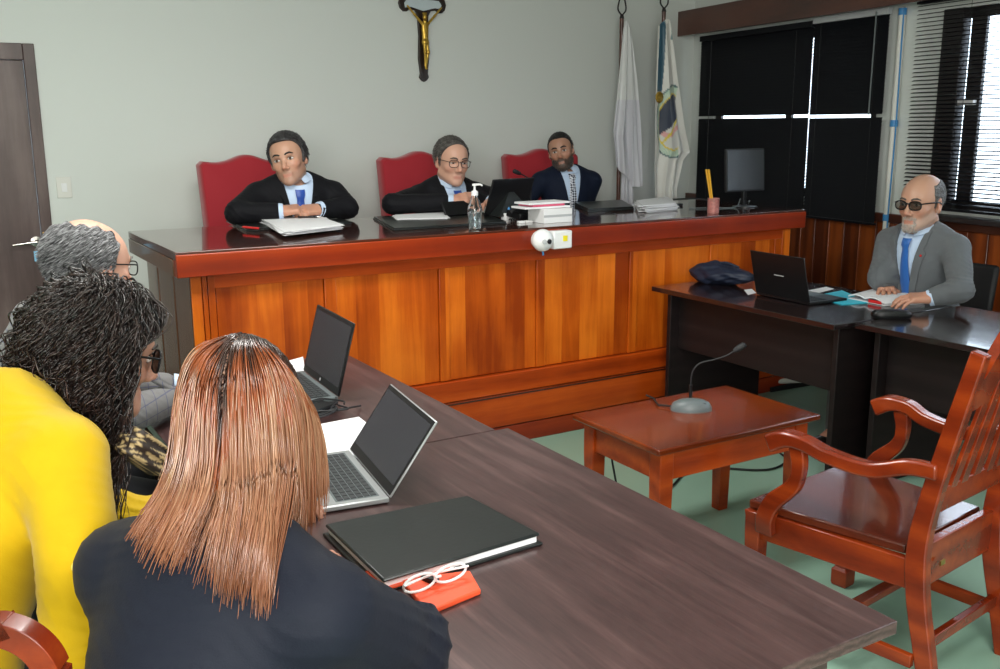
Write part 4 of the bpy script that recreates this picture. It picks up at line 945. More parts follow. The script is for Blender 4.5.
# orange notebook + white glasses
oc = [onz(x, y, .762)[:2] for x, y in ((400, 578), (470, 570), (481, 589), (428, 611))]
slab(oc, .7505, .762).build('orange_notebook', M['orange'], None, .003)
tag(bpy.data.objects['orange_notebook'], 'orange red notebook under the white glasses', 'notebook')
t = thing('eyeglasses', 'white framed eyeglasses lying folded on the orange notebook', 'glasses', tuple(onz(440, 585, .765)))
g0, g1 = onz(404, 597, .768), onz(471, 575, .768); ux = (g1-g0); gl = np.linalg.norm(ux); ux /= gl; uy = np.array([-ux[1], ux[0], 0])
mb = MB()
for s in (.27, .73):
    pts = [g0+ux*(gl*s+gl*.235*math.cos(q_))+uy*(.004+.0*math.sin(q_))+np.array([0, 0, .012+.016*math.sin(q_)]) for q_ in np.linspace(0, 2*np.pi, 21)]
    mb.tube(np.array(pts)+uy*.006, .0026, 8)
mb.tube([g0+ux*gl*.46+np.array([0, 0, .018]), g0+ux*gl*.54+np.array([0, 0, .018])], .0026, 8)
mb.build('frame', M['white'], t)
for a0, a1 in (((.02, .004), (.88, .034)), ((.98, .004), (.16, .030))):
    mb = MB(); mb.tube(smooth_path([g0+ux*gl*a0[0]+uy*a0[1]+np.array([0, 0, .018]), g0+ux*gl*(a0[0]*.5+a1[0]*.5)+uy*.02+np.array([0, 0, .015]), g0+ux*gl*a1[0]+uy*a1[1]+np.array([0, 0, .006])]), .0022, 8); mb.build('temple', M['white'], t)

# ================================================================ RIGHT DESK ITEMS
# black laptop, lid towards the camera
lc = (onz(758, 301, .75)+onz(811, 311, .75))/2
laptop((3.62, 3.335, .75), R_(88), .36, .25, .225, R_(14), 'black laptop seen from behind on the dark desk', 'black', 'black', 'bar')
# navy bag
bc = onz(722, 284, .75)
t = thing('cloth_bag', 'crumpled dark navy cloth bag lying on the dark desk', 'bag', tuple(bc))
rs = np.random.RandomState(5); mb = MB(); rings = []
nu, nv = 48, 22; ax_ = np.array([-.08, -.99, 0]); 
ex = (onz(752, 290, .75)-onz(690, 282, .75)); ln = np.linalg.norm(ex); ex /= ln; ey = np.array([-ex[1], ex[0], 0])
for i in range(nv+1):
    u = i/nv; prof = (math.sin(math.pi*min(max(u, .02), .98)))**.35
    ring = []
    for j in range(nu):
        q = 2*math.pi*j/nu; wob = 1+.10*math.sin(3*q+u*9)+.07*math.sin(5*q-u*17)+.05*math.sin(11*q+u*23)
        y = .085*math.cos(q)*prof*wob; z = .052+.052*math.sin(q)*prof*wob*(1.0+.25*math.sin(u*5))
        ring.append(bc+ex*(u-.5)*ln*1.0+ey*y+np.array([0, 0, max(z, .001)]))
    rings.append(ring)
mb.loft(rings); mb.build('bag_body', M['navy'], t, angle=70)
mb = MB(); mb.tube(smooth_path([bc+ex*.10+np.array([0, 0, .10])+ey*.0, bc+ex*.02+np.array([0, 0, .118]), bc-ex*.06+np.array([0, 0, .104])]), .007, 8); mb.build('handle', M['navy'], t)
papers([(744, 290), (752, 289), (756, 293), (748, 295)], .75, 1, 'scrap of white paper left of the black laptop', jit=0)
papers([(806, 291), (826, 287), (834, 289), (815, 294)], .75, 1, 'white paper behind the black laptop', jit=0)
papers([(812, 297), (842, 291), (870, 303), (842, 305)], .75, 2, 'bright blue folder lying under the open book', 'folder', 'blue_folder', 'cyan', jit=.0, th=.002)
# open book
t = thing('open_book', 'open white book with a red cover edge in front of the man in grey', 'book', tuple(onz(888, 300, .755)))
q0, q1, q2, q3 = onz(848, 298, .757), onz(878, 290, .757), onz(925, 303, .757), onz(885, 305, .757)
b0, b1 = (q1-q0), (q3-q0)
for nm, s0, s1 in (('left_pages', 0, .46), ('right_pages', .46, 1)):
    P = []
    for u in np.linspace(s0, s1, 8):
        hh = .004+.022*math.sin(math.pi*min(1, abs(u-.46)/.54*.9+.12))*(1-.4*abs(u-.46))
        a_ = q0*(1-u)+q3*u; c_ = q1*(1-u)+q2*u
        P.append([a_*(1-v)+c_*v+np.array([0, 0, hh]) for v in np.linspace(0, 1, 5)])
    mb = MB(); mb.sheet(P, .006); mb.build(nm, M['paper'], t, angle=60)
mb = MB(); mb.add([p+np.array([0, 0, dz]) for dz in (-.005, -.001) for p in (q0, q3, q2, q1)], [(3, 2, 1, 0), (4, 5, 6, 7), (0, 1, 5, 4), (1, 2, 6, 5), (2, 3, 7, 6), (3, 0, 4, 7)]); mb.build('cover', M['paper'], t)
e0 = q0*.45+q3*.55; e1 = q0*.12+q3*.88; mb = MB(); mb.sweep([e0+np.array([-.0, -.004, .006]), e1+np.array([0, -.004, .006])], .006, .014, (0, 1, 0)); mb.build('red_cover_edge', M['red'], t)
# black rounded device
dc = onz(891, 318, .75); t = thing('spectacle_case', 'glossy black oval case on the dark desk below the open book', 'case', tuple(dc))
R = rotz(R_(-38)); th_ = np.linspace(0, 2*np.pi, 32, endpoint=False)
sup = lambda q, a, b: (a*np.sign(np.cos(q))*abs(np.cos(q))**.7, b*np.sign(np.sin(q))*abs(np.sin(q))**.7)
mb = MB(R, dc); mb.loft([[(*sup(q, .088*k, .034*k), z) for q in th_] for k, z in ((.90, 0), (1, .008), (1, .016))]); mb.build('lower_shell', M['black'], t)
mb = MB(R, dc); mb.loft([[(*sup(q, .088*k, .034*k), z) for q in th_] for k, z in ((.99, .0165), (.98, .024), (.84, .034), (.5, .038))]); mb.build('upper_shell', M['black'], t)

# ================================================================ THINGS ON THE BENCH
def pad(corners, label, th=.014, z=1.10, name='desk_folder', m='leather'):
    pts = [onz(x, y, z)[:2] for x, y in corners]; c = np.mean(pts, 0)
    t = thing(name, label, 'folder', (c[0], c[1], z), 'black leather folders on the bench')
    slab(pts, z+.0005, z+th*.45).build('lower_cover', M[m], t, .002); slab(pts, z+th*.45, z+th, -.012).build('upper_cover', M[m], t, .002)
    return t
pad([(226, 222), (246, 232), (352, 224), (332, 217)], 'black leather folder under the papers of the judge with clasped hands')
pad([(373, 219), (394, 231), (507, 224), (480, 213)], 'black leather folder behind the sanitizer bottle')
pad([(574, 205.5), (588, 212.5), (634, 210), (622, 203)], 'black leather folder beside the paper stack near the flags', th=.022)
t = papers([(262, 222), (286, 236), (342, 229), (316, 217)], 1.114, 12, 'thick white papers under the clasped hands', jit=.006, th=.0017)
pen = onz(245, 227, 1.12); pe = onz(264, 229, 1.12)
t = thing('red_pen', 'red pen lying on the black folder', 'pen', tuple(pen)); d_ = pe-onz(243, 227, 1.12); e = onz(243, 227, 1.12)
mb = MB(); mb.tube([e, e+d_*.8], .0055, 8); mb.build('barrel', M['red'], t); mb = MB(); mb.tube([e+d_*.8, e+d_*1.05], [.0055, .0015], 8); mb.build('tip', M['black'], t)
e = onz(298, 217, 1.142); f_ = onz(322, 217, 1.142); t = thing('black_pen', 'black pen lying on the white papers by the clasped hands', 'pen', tuple(e))
mb = MB(); mb.tube([e, e*.2+f_*.8], .0045, 8); mb.build('barrel', M['black'], t); mb = MB(); mb.tube([e*.2+f_*.8, f_], [.0045, .001], 8); mb.build('tip', M['chrome'], t)
papers([(394, 216), (400, 220), (450, 219), (444, 213)], 1.115, 5, 'white papers left of the tablet on the bench', jit=.006, th=.0012)
# tablet with keyboard of middle judge (back of the cover towards the camera)
tc_ = ony(470, 222, 4.72); t = thing('tablet', 'black tablet propped open before the bespectacled judge', 'tablet', (2.74, 4.66, 1.115)); 
R = rotz(R_(12)); Lc = np.array([2.80, 4.62, 1.115])
mb = MB(R, Lc); mb.box(-.155, .155, -.006, .006, 0, .215, R=rotx(R_(20)), c=(0, 0, 0)); mb.build('screen_case', M['black'], t, .004)
mb = MB(R, Lc); mb.prism([(-.10, 0), (.10, 0), (0, .13)], (0, -.010, 0), (1, 0, 0), (0, 0, 1), .08); 
mb = MB(R, Lc); mb.add([(-.13, -.012, .004), (.13, -.012, .004), (0, -.045, .15), (-.13, -.10, .004), (.13, -.10, .004)], [(0, 1, 2), (0, 2, 3), (1, 4, 2), (3, 2, 4), (0, 3, 4, 1)]); mb.build('folded_stand', M['leather'], t, .002)
Lk = np.array([2.585, 4.74, 1.115]); mb = MB(rotz(R_(8)), Lk); mb.box(-.10, .10, -.008, .008, 0, .085, R=rotx(R_(-30)), c=(0, 0, 0)); mb.build('keyboard_flap', M['black'], t, .004)
# sanitizer bottle
bp = onz(475, 229.5, 1.10); t = thing('sanitizer_bottle', 'clear pump bottle of hand sanitizer on the bench', 'bottle', tuple(bp)); c = bp
k = .95
MB().lathe([(.030*k, .002), (.033*k, .006), (.034*k, .02), (.036*k, .07), (.040*k, .098), (.036*k, .112), (.020*k, .150), (.016*k, .165), (.016*k, .172), (.0135*k, .172), (.0135*k, .165), (.018*k, .148), (.033*k, .110), (.0375*k, .097), (.0335*k, .07), (.031*k, .02), (.030*k, .008)], c, 28).build('bottle_body', M['glass'], t)
MB().lathe([(.0295*k, .0085), (.0305*k, .02), (.033*k, .07), (.035*k, .085)], c, 24).build('gel', M['liquid'], t)
mb = MB(); mb.lathe([(.017, .166), (.017, .185), (.010, .190), (.006, .192), (.005, .215)], c, 18); mb.build('pump_collar', M['white'], t)
mb = MB(); mb.lathe([(.012, .213), (.012, .222), (.006, .224)], c, 16); mb.tube([c+np.array([0, 0, .219]), c+np.array([.025, -.012, .219]), c+np.array([.034, -.018, .213])], [.006, .005, .004], 8); mb.build('pump_head', M['white'], t)
# microphone of the judges
mm = onz(531, 212, 1.10)
dv = (ony(514, 176, mm[1])-mm)
R31 = rotz(R_(0)); st = [(0, .0, .04), (0, 0, .10), (0, 0, .150), (-.004, 0, .175), (-.022, 0, .20), (-.05, 0, .215), (-.075, 0, .225)]
goose_mic(tuple(mm), 0, 1, 'slim black gooseneck microphone standing on the bench', st, 'black', (.05, .055))
# desk phone-like dark bundle + small white items
pc_ = onz(524, 221, 1.10); t = thing('desk_telephone', 'dark telephone with coiled cable in front of the box on the bench', 'telephone', tuple(pc_))
MB().obox(pc_+np.array([.03, .05, .032]), (.08, .055, .018), rotz(.2) @ rotx(.15)).build('phone_body', M['black'], t, .006)
mb = MB(); mb.tube(smooth_path([pc_+np.array([-.07, .03, .045]), pc_+np.array([-.03, .03, .066]), pc_+np.array([.03, .035, .066]), pc_+np.array([.07, .04, .045])]), [.012]*25, 10); mb.build('handset', M['blackm'], t)
mb = MB(); mb.tube([pc_+np.array([-.09+.003*i, .0+.008*math.cos(i*1.3), .010+.007*math.sin(i*1.3)]) for i in range(44)], .0028, 6); mb.build('coiled_cable', M['black'], t)
MB().obox(pc_+np.array([.115, .05, .022]), (.022, .03, .022)).build('side_module', M['grey'], t, .004)
q = onz(520, 222, 1.10); t = thing('white_plug', 'small white plugs lying in front of the dark telephone', 'plug', (q[0], q[1]-.05, q[2]))
for dx, nm in ((-.028, 'plug_body'), (.018, 'plug_end')): MB().obox(q+np.array([dx, -.055, .006]), (.019, .012, .006), rotz(-.1)).build(nm, M['white'], t, .002)
q = onz(511, 220, 1.10); t = thing('small_carton', 'small white and blue carton standing right of the tablet', 'carton', tuple(q))
MB().obox(q+np.array([0, .03, .018]), (.035, .02, .018), rotz(.2)).build('carton_body', M['white'], t, .002); mb = MB(); mb.lathe([(.010, .036), (.008, .055), (.003, .068)], q+np.array([.005, .03, 0]), 12); mb.build('blue_cap', M['blue'], t)
# white box with papers on top
q = onz(559, 223, 1.10); t = thing('paper_box', 'white box of paper in front of the bearded judge', 'box', tuple(q+np.array([0, .07, 0])))
MB().obox(q+np.array([.0, .085, .037]), (.090, .075, .037), rotz(.02)).build('box_body', M['white'], t, .002)
MB().obox(q+np.array([.0, .0098, .037]), (.088, .0012, .006), rotz(.02)).build('box_band', M['lgrey'], t)
q2 = q+np.array([-.045, .105, .0745]); t = thing('document_stack', 'white and pink documents lying on the white box', 'documents', tuple(q2))
for i, (cc, hw) in enumerate((('paper', .14), ('pink', .10), ('paper', .13))): MB().obox(q2+np.array([.004*i, .0, .006+.011*i]), (hw, .07, .005), rotz(.02*i)).build('document', M[cc], t, .001)
papers([(636, 207), (642, 213), (676, 210), (668, 203)], 1.10, 10, 'white paper stack at the bench end below the flags', jit=.008, th=.0042)
q = onz(679, 206, 1.10); tag(MB().obox(q+np.array([0, 0, .008]), (.02, .015, .008)).build('stapler', M['black'], None, .003), 'tiny black object beside the paper stack below the flags', 'stapler')
# pencil cup
q = onz(713, 213.5, 1.10); t = thing('pencil_cup', 'pinkish patterned cup holding yellow pencils beside the monitor', 'cup', tuple(q))
MB().lathe([(.030, 0), (.033, .004), (.034, .088), (.031, .088), (.030, .008)], q, 24).build('cup_body', mat('pink_pattern', (.42, .16, .14), .35, var=.7, vscale=60), t)
t2 = thing('yellow_pencils', 'two yellow pencils leaning in the pinkish cup', 'pencils', tuple(q+np.array([0, 0, .02])))
for dx, dy in ((-.045, .01), (-.036, .0)):
    mb = MB(); mb.tube([q+np.array([.004, dy, .012]), q+np.array([dx, dy+.01, .245]), q+np.array([dx-.001, dy+.01, .25])], [.0055, .0062, .006], 6); mb.build('pencil', M['pencil'], t2)
# monitor
mq = np.array([4.40, 4.40, 1.10]); t = thing('desktop_monitor', 'black desktop monitor standing at the right end of the bench', 'monitor', tuple(mq)); R = rotz(R_(0))
sc_ = mat('matte_monitor', (.028, .030, .033), .3)
mb = MB(R, mq); mb.box(-.165, .155, -.008, .012, .095, .355, R=rotx(R_(-4)), c=(0, 0, .09)); mb.build('screen_frame', M['blackm'], t, .004)
mb = MB(R, mq); mb.box(-.155, .145, -.0095, -.0078, .107, .345, R=rotx(R_(-4)), c=(0, 0, .09)); mb.build('display', sc_, t)
mb = MB(R, mq); mb.box(-.015, .015, .0, .02, .01, .12); mb.build('neck', M['black'], t, .003)
mb = MB(R, mq); mb.lathe([(.075, 0), (.075, .006), (.03, .012)], mq*0, 28); mb.build('foot', M['black'], t)
mb = MB(); mb.tube(smooth_path([mq+np.array([-.02, .02, .05]), mq+np.array([-.10, -.02, .006]), mq+np.array([-.25, .02, .005]), mq+np.array([-.38, .08, .005])]), .0035, 6); mb.tube(smooth_path([mq+np.array([.05, .02, .03]), mq+np.array([.10, .06, .03]), mq+np.array([.13, .1, .006])]), .0035, 6)
tag(mb.build('monitor_cable', M['grey']), 'thin grey cable trailing from the monitor to the pencil cup', 'cable')
tag(MB().box(4.50, 5.05, 5.30, 5.60, 1.04, 1.06).box(4.52, 4.56, 5.32, 5.36, .2, 1.04).box(4.99, 5.03, 5.32, 5.36, 0, 1.04).box(4.52, 4.56, 5.54, 5.58, .0, 1.04).box(4.99, 5.03, 5.54, 5.58, 0, 1.04).build('side_stand', M['blackm'], None, .003), 'black stand behind the bench below the blinds', 'stand')

# ================================================================ FLAGS
def flag(px, Y, label, group, build_cloth, ztop, finial):
    b = ony(px, 10, Y); x = b[0]; t = thing('standing_flag', label, 'flag', (x, Y, 0), 'flags standing in the corner')
    mb = MB(); mb.lathe([(.16, 0), (.16, .02), (.05, .05), (.03, .08)], (x, Y, 0), 28); mb.build('base', M['pelmet'], t)
    mb = MB(); mb.tube([(x, Y, .04), (x, Y, ztop)], .015, 12); mb.build('pole', M['pelmet'], t)
    finial(x, Y, ztop, t); build_cloth(x, Y, t)
    return t
def cloth(x, Y, z0, z1, wl, wr, folds, m, t, name='cloth', amp=.03, low=None, seed=0, usecol=None):
    """gathered cloth hanging by the pole: wl/wr(z01) = left/right reach"""
    nz, nx = 150, 90; P = []; C = []
    for i in range(nz):
        u = i/(nz-1); row = []
        for j in range(nx):
            v = j/(nx-1); bot = z0+(low(v) if low else 0); z = z1+(bot-z1)*u
            xx = -wl(u)+(wl(u)+wr(u))*v
            a = amp*(.25+.75*min(1, u*2.2))
            row.append((x+xx+.006*math.sin(v*31+u*4), Y-.05+a*math.sin(v*folds+.7*math.sin(u*3+seed))+.4*a*math.sin(v*folds*2.3+1.3+u*2), z))
        P.append(row)
    mb = MB(); P = np.array(P); mb.sheet(P, .003)
    if usecol: mb.col = [np.array([usecol((a_-x), c_) for a_, b_, c_ in mb.v[0]])]
    return mb.build(name, m, t, angle=80, usecol=bool(usecol))
greyc = mat('grey_white_satin', (.60, .60, .64), .4, sheen=.3); whitec = vcol('flag_satin', .45, sheen=.3)
def fin_spear(x, Y, z, t):
    mb = MB()
    mb.tube([(x, Y, z), (x, Y, z+.03)], [.018, .010], 12)
    for s in (-1, 1): mb.tube(smooth_path([(x, Y, z+.02), (x+s*.035, Y, z+.06), (x+s*.03, Y, z+.11), (x+s*.008, Y, z+.17), (x, Y, z+.2)]), .006, 8)
    mb.build('finial', M['frame'], t)
def c1_(x, Y, t):
    wl = lambda u: np.interp(u, [0, .05, .5, .75, 1], [.0, .02, .055, .085, .055]); wr = lambda u: np.interp(u, [0, .05, .3, .6, 1], [.015, .05, .10, .15, .21])
    def colr(dx, z):
        return (.62, .62, .66) if z < 1.78 else (.68, .69, .68)
    cloth(x, Y, 1.14, 2.34, wl, wr, 15, vcol('pale_satin', .5), t, low=lambda v: .30*max(0, .55-v)+.0, amp=.022, usecol=colr)
    wl2 = lambda u: .03; wr2 = lambda u: .05+.04*u
    cloth(x+.05, Y+.03, .55, 1.5, wl2, wr2, 12, greyc, t, 'inner_fold', amp=.02)
flag(622, 5.92, 'pale grey white flag hanging furled on the left pole', '', c1_, 2.36, fin_spear)
def c2_(x, Y, t):
    wl = lambda u: np.interp(u, [0, .03, .4, .7, 1], [.02, .085, .095, .10, .075]); wr = lambda u: np.interp(u, [0, .03, .25, .5, .62, .66, .8, 1], [.015, .03, .10, .20, .265, .20, .15, .17])
    wh = (.72, .71, .66); db = (.020, .032, .065); gr = (.42, .60, .48); ye = (.80, .62, .05); pk = (.78, .40, .38); tb = (.03, .10, .15)
    def colr(dx, z):
        if -.075 < dx < -.030 and z > 1.84: return tb
        if dx > .035 and 2.22 < z: return (.10, .2, .2)
        ex, ez = (dx-.075)/.15, (z-1.62)/.27; r = math.hypot(ex, ez)
        if r > 1.02 or dx > .12 or dx < -.075: return wh
        if r > .97: return (.06, .14, .14)
        if r > .80: return (.62, .70, .55) if (math.atan2(ez, ex)*16) % 1 > .5 else gr
        if r > .755: return ye
        if ez > -.12+.55*(ex+.2): return db
        if abs(ez+.30-1.0*(ex+.2)) < .055: return ye
        if abs(ez+.25-.12*math.sin(ex*5)) < .075: return pk
        return wh
    cloth(x, Y, .80, 2.36, wl, wr, 9, whitec, t, low=lambda v: .0, amp=.030, seed=2, usecol=colr)
    mb = MB(); c = np.array([x-.075, Y-.065, 1.80])
    for q in range(9):
        a = q*2*math.pi/9; mb.ell(c+np.array([.02*math.cos(a), 0, .025*math.sin(a)]), (.018, .012, .018), nu=8, nv=6)
    mb.ell(c, (.025, .018, .028), nu=10, nv=8); mb.build('gold_rosette', M['gold'], t)
flag(664, 5.86, 'white flag with dark blue emblem and gold rosette on the right pole', '', c2_, 2.42, fin_spear)

# ================================================================ CRUCIFIX
x = 3.104; y = YW-.02; t = thing('crucifix', 'dark wooden crucifix with a gilded figure hanging on the pale wall', 'crucifix', (x, YW, 2.14))
mb = MB(); zc = 2.405
def outline():
    pts = [(0, 1.895), (.020, 1.905), (.036, 1.925), (.028, 1.95), (.040, 2.05), (.034, 2.2), (.040, 2.33), (.06, 2.362), (.10, 2.368), (.12, 2.352), (.145, 2.352), (.168, 2.372), (.178, zc), (.168, 2.438), (.145, 2.458), (.12, 2.458), (.10, 2.442), (.05, 2.445), (.038, 2.47), (.034, 2.55), (.045, 2.57), (.03, 2.60), (0, 2.615)]
    return pts+[(-a, b) for a, b in reversed(pts[1:-1])]
mb.prism(outline(), (x, YW-.001, 0), (1, 0, 0), (0, 0, 1), .020); mb.build('wooden_cross', mat('dark_cross_wood', (.020, .010, .006), .35), t, .003)
mb = MB(); mb.prism([(-.135, 2.375), (-.09, 2.382), (-.05, 2.372), (0, 2.36), (.05, 2.372), (.09, 2.382), (.135, 2.375), (.14, zc), (.12, 2.43), (.04, 2.435), (.02, 2.53), (-.02, 2.53), (-.04, 2.435), (-.12, 2.43), (-.14, zc)], (x, YW-.021, 0), (1, 0, 0), (0, 0, 1), .003); mb.build('pearl_inlay', mat('pearl', (.62, .70, .74), .2, metal=.3), t, .001)

pr = lambda *q: np.array([x+q[0], YW-.045+q[2], 2.0+q[1]])
def _fig():
    f = [ell(pr(.0, .245, 0), (.026, .014, .050)), (ell(pr(.0, .185, 0), (.022, .014, .035)), .02), (ell(pr(-.004, .318, -.008), (.016, .015, .021)), .008), (cap(pr(0, .27, 0), pr(-.002, .30, -.004), .010, .009), .01)]
    for sx in (-1, 1): f += [(cap(pr(sx*.022, .275, 0), pr(sx*.075, .330, 0), .0095, .0075), .01), (cap(pr(sx*.075, .330, 0), pr(sx*.128, .385, 0), .0075, .006), .008), (cap(pr(sx*.010, .165, 0), pr(sx*.012+.004, .09, -.012), .012, .0095), .01), (cap(pr(sx*.012+.004, .09, -.012), pr(sx*.004, .005, .0), .0095, .006), .008), (cap(pr(sx*.004, .005, 0), pr(sx*.004, -.02, -.008), .006, .005), .006)]
    f += [(ell(pr(0, .155, -.002), (.026, .018, .020)), .008)]
    for a in range(7): f.append((cap(pr(-.016+.004*a, .330, -.008), pr(-.020+.0055*a, .350-.001*abs(a-3), -.008), .003, .0015), .003))
    return union(f, .01)
_ff = _fig(); lo, hi = bounds(_ff, .02); lo = np.maximum(lo, pr(-.16, -.05, -.05)); hi = np.minimum(hi, pr(.16, .42, .05)); v, fc = surf_nets(_ff, lo, hi, .0035)
link_mesh('gilded_figure', v, fc, M['gold'], bpy.data.objects['crucifix'])
# ---------------------------------------------------------------- the seven people
def tocam(p): v = CAM-np.array(p); return v/np.linalg.norm(v)
left_img, cam_dir = -RT*np.array([1, 1, 0]), -_fw0
hl_full = lambda q: np.interp(q[:, 1], [-.10, -.05, -.015, .012, .022, .05, .085], [-.085, -.060, -.01, -.030, .035, .070, .088])+.10*np.abs(q[:, 0])*(q[:, 1] > .03)

# judge with clasped hands
H = ony(288, 159, 5.07)
def mk(label, pelvis, yaw, lean, head, eImgL, eImgR, wImgL, wImgR, hImgL=None, hImgR=None, **kw):
    """arms given as image-left / image-right; facing the camera the person's right (+x) is image-left"""
    return Person(label, pelvis, yaw, lean, head, (eImgR, eImgL), (wImgR, wImgL), (hImgR, hImgL), **kw)

hd = Head(H, dirv(cam_dir+left_img*.02, 0, 12), 1.13)
hc = np.array([*onz(303, 212, 1.165)[:2], 1.172]); eL = np.array([*ony(236, 205, 4.99)[:2], 1.165]); eR = np.array([*ony(347, 205, 4.97)[:2], 1.165])
wL = hc+np.array([-.105, .035, .0]); wR = hc+np.array([.105, .035, 0])
hA = hand(wL, (1, -.28, .12), (.1, -.35, .9), -1, (45, 40, 25), 2, 1.05); hB = hand(wR, (-1, -.15, .0), (-.15, -.45, .85), 1, (40, 38, 25), 2, 1.05)
pj = mk('person in a black suit and blue tie with clasped hands, leftmost behind the bench', None, ang((-.12, -1)), R_(14), hd, eL, eR, wL, wR, hA, hB, nk=(0, -.03, -.105), s=1.06, tone=(.50, .28, .19), shoulder=.20, bulk=1.08, floor=.2)
pj.finish_body(beard=.35, beardcol=(.16, .09, .07))
pj.jacket(suit_black, shirt_blue, vtop=.080, vbot=.15, tie=.16, tie_mat=tie_blue, seed=1); pj.legs(trous, shoe); pj.eyes(brow=(.02, .015, .012))
pj.short_hair((.012, .011, .012), (.14, .135, .14), hl_full, N=1800, L=.028, thick=.012, side_r=.0011)

# bespectacled judge at the tablet
H = ony(452, 161, 5.12); hd = Head(H, dirv(cam_dir-left_img*.50, 6, -3), 1.13, fat=1.06)
eL = np.array([*ony(393, 205, 5.02)[:2], 1.17]); eR = np.array([*ony(500, 205, 5.02)[:2], 1.17]); wL = np.array([*ony(452, 203, 4.84)[:2], 1.185]); wR = np.array([*ony(492, 205, 4.86)[:2], 1.17])
hA = hand(wL, (1, -.45, .25), (-.1, -.6, .8), -1, (35, 45, 30), 2, 1.05); hB = hand(wR, (-.6, -.8, .0), (0, 0, 1), 1, (15, 20, 15), 4, 1.0)
pj = mk('person in a black suit with glasses typing at the tablet behind the bench', None, ang((.05, -1)), R_(12), hd, eL, eR, wL, wR, hA, hB, nk=(0, -.03, -.12), s=1.05, tone=(.58, .33, .24), shoulder=.20, bulk=1.12, floor=.2)
pj.finish_body()
pj.jacket(suit_black, shirt_blue, vtop=.080, vbot=.15, tie=.16, tie_mat=tie_blue, seed=2); pj.legs(trous, shoe); pj.eyes(open_=.7, brow=(.08, .06, .05))
pj.short_hair((.035, .030, .028), (.26, .24, .22), lambda q: np.interp(q[:, 1], [-.10, -.05, -.015, .012, .03, .05, .07], [-.085, -.060, -.01, -.030, .035, .075, .11]), N=1600, L=.022, thick=.008)
pj.glasses(M['black'], .0017, lens=None)

# bearded judge
H = ony(561, 151, 5.40); hd = Head(H, dirv(cam_dir+left_img*.18, 0, 12), 1.0, jaw=1.2)
eL = np.array([3.36, 5.42, 1.02]); eR = np.array([3.90, 5.42, 1.00]); wL = np.array([3.42, 5.25, .97]); wR = np.array([3.80, 5.22, .97])
hA = hand(wL, (.7, -.7, 0), (0, 0, 1), -1, s=1.0); hB = hand(wR, (-.7, -.7, 0), (0, 0, 1), 1, s=1.0)
pj = mk('person with a dark beard in a navy suit and dotted tie, rightmost behind the bench', None, ang((-.22, -1)), R_(0), hd, eL, eR, wL, wR, hA, hB, s=.98, tone=(.40, .21, .14), shoulder=.195, bulk=1.05, floor=.2)
pj.finish_body(beard=.8, beardcol=(.05, .035, .03))
pj.jacket(suit_navy, shirt_blue, vtop=.080, vbot=.13, tie=.14, tie_mat=tie_dot, seed=3); pj.legs(trous, shoe); pj.eyes(brow=(.012, .010, .010), browr=.005)
pj.short_hair((.010, .009, .009), (.03, .028, .027), hl_full, N=1500, L=.012, thick=.005)
pj.beard((.02, .015, .013), (.16, .14, .13), 1300, .010, lambda q: (q[:, 2] < -.048) & (q[:, 2] > -.13) & (q[:, 1] > .01) & (np.abs(q[:, 0]) < .07) & ~((np.abs(q[:, 2]+.0738) < .010) & (np.abs(q[:, 0]) < .020)))

# man in grey at the right desk
H = CAM+ray(921, 203)*4.72; hd = Head(H, dirv((-1, -.10), 2, 0), 1.12, jaw=1.1)
fwv = np.array([-.98, .08, 0]); fwv /= np.linalg.norm(fwv); rgt = np.array([-fwv[1]*-1, 0, 0])
a_, b_ = CAM+ray(880, 279)*4.85, CAM+ray(960, 290)*4.45
hl_, hr_ = np.array([*onz(880, 293, .775)[:2], .778]), np.array([*onz(903, 299, .79)[:2], .795])
wl_ = np.array([*onz(872, 287, .80)[:2], .80])+np.array([.08, -.02, 0]); wr_ = np.array([*onz(925, 300, .80)[:2], .81])+np.array([.03, -.01, 0])
hA = hand(wl_, (-.75, -.62, -.05), (0, 0, 1), -1, (12, 14, 10), 7, 1.08); hB = hand(wr_, (-.75, .62, -.05), (.0, -.25, 1), 1, (16, 18, 12), 4, 1.08)
pg = mk('person in a grey suit, blue tie and dark glasses reading at the right desk', None, ang(fwv), R_(11), hd, a_, b_, wl_, wr_, hA, hB, nk=(0, -.03, -.12), s=1.03, tone=(.52, .29, .20), shoulder=.195, bulk=1.05, hv=.004, kneedir=ang((-1, 0)))
pg.finish_body(beard=.45, beardcol=(.42, .34, .30))
pg.jacket(suit_grey, shirt_blue, vtop=.082, vbot=.10, tie=.11, tie_mat=tie_sky, seed=4, wr=.005); pg.legs(suit_grey, shoe); pg.eyes(brow=(.10, .08, .07))
bald = lambda q: np.maximum(q[:, 2]-.072-np.clip(-q[:, 1], 0, .2)*.40-.35*np.clip(np.abs(q[:, 0])-.045, 0, 1), q[:, 1]-.030+.25*np.clip(q[:, 2]-.02, 0, 1))
pg.short_hair((.05, .045, .042), (.30, .28, .26), hl_full, bald=bald, N=1800, L=.010, thick=.0035, side_r=.0007)
pg.beard((.30, .26, .23), (.65, .62, .58), 700, .006, lambda q: (q[:, 2] < -.052) & (q[:, 2] > -.118) & (q[:, 1] > .06) & (np.abs(q[:, 0]) < .030) & ~((np.abs(q[:, 2]+.0738) < .009) & (np.abs(q[:, 0]) < .022)), name='grey_goatee')
pg.glasses(M['black'], .0030, w=.026, h=.018, lens=mat('smoked_lens', (.45, .40, .36), .05, trans=1.0))
mb = MB(); d_ = (wr_-b_)/np.linalg.norm(wr_-b_); mb.tube([wr_-d_*.004, wr_+d_*.012], [.033, .033], 20); mb.build('wristwatch_strap', M['black'], pg.t); mb = MB(); mb.lathe([(.018, 0), (.018, .008), (.014, .010)], wr_+np.array([-.0, -.012, .028]), 18, rotx(R_(25))); mb.build('wristwatch', M['chrome'], pg.t)
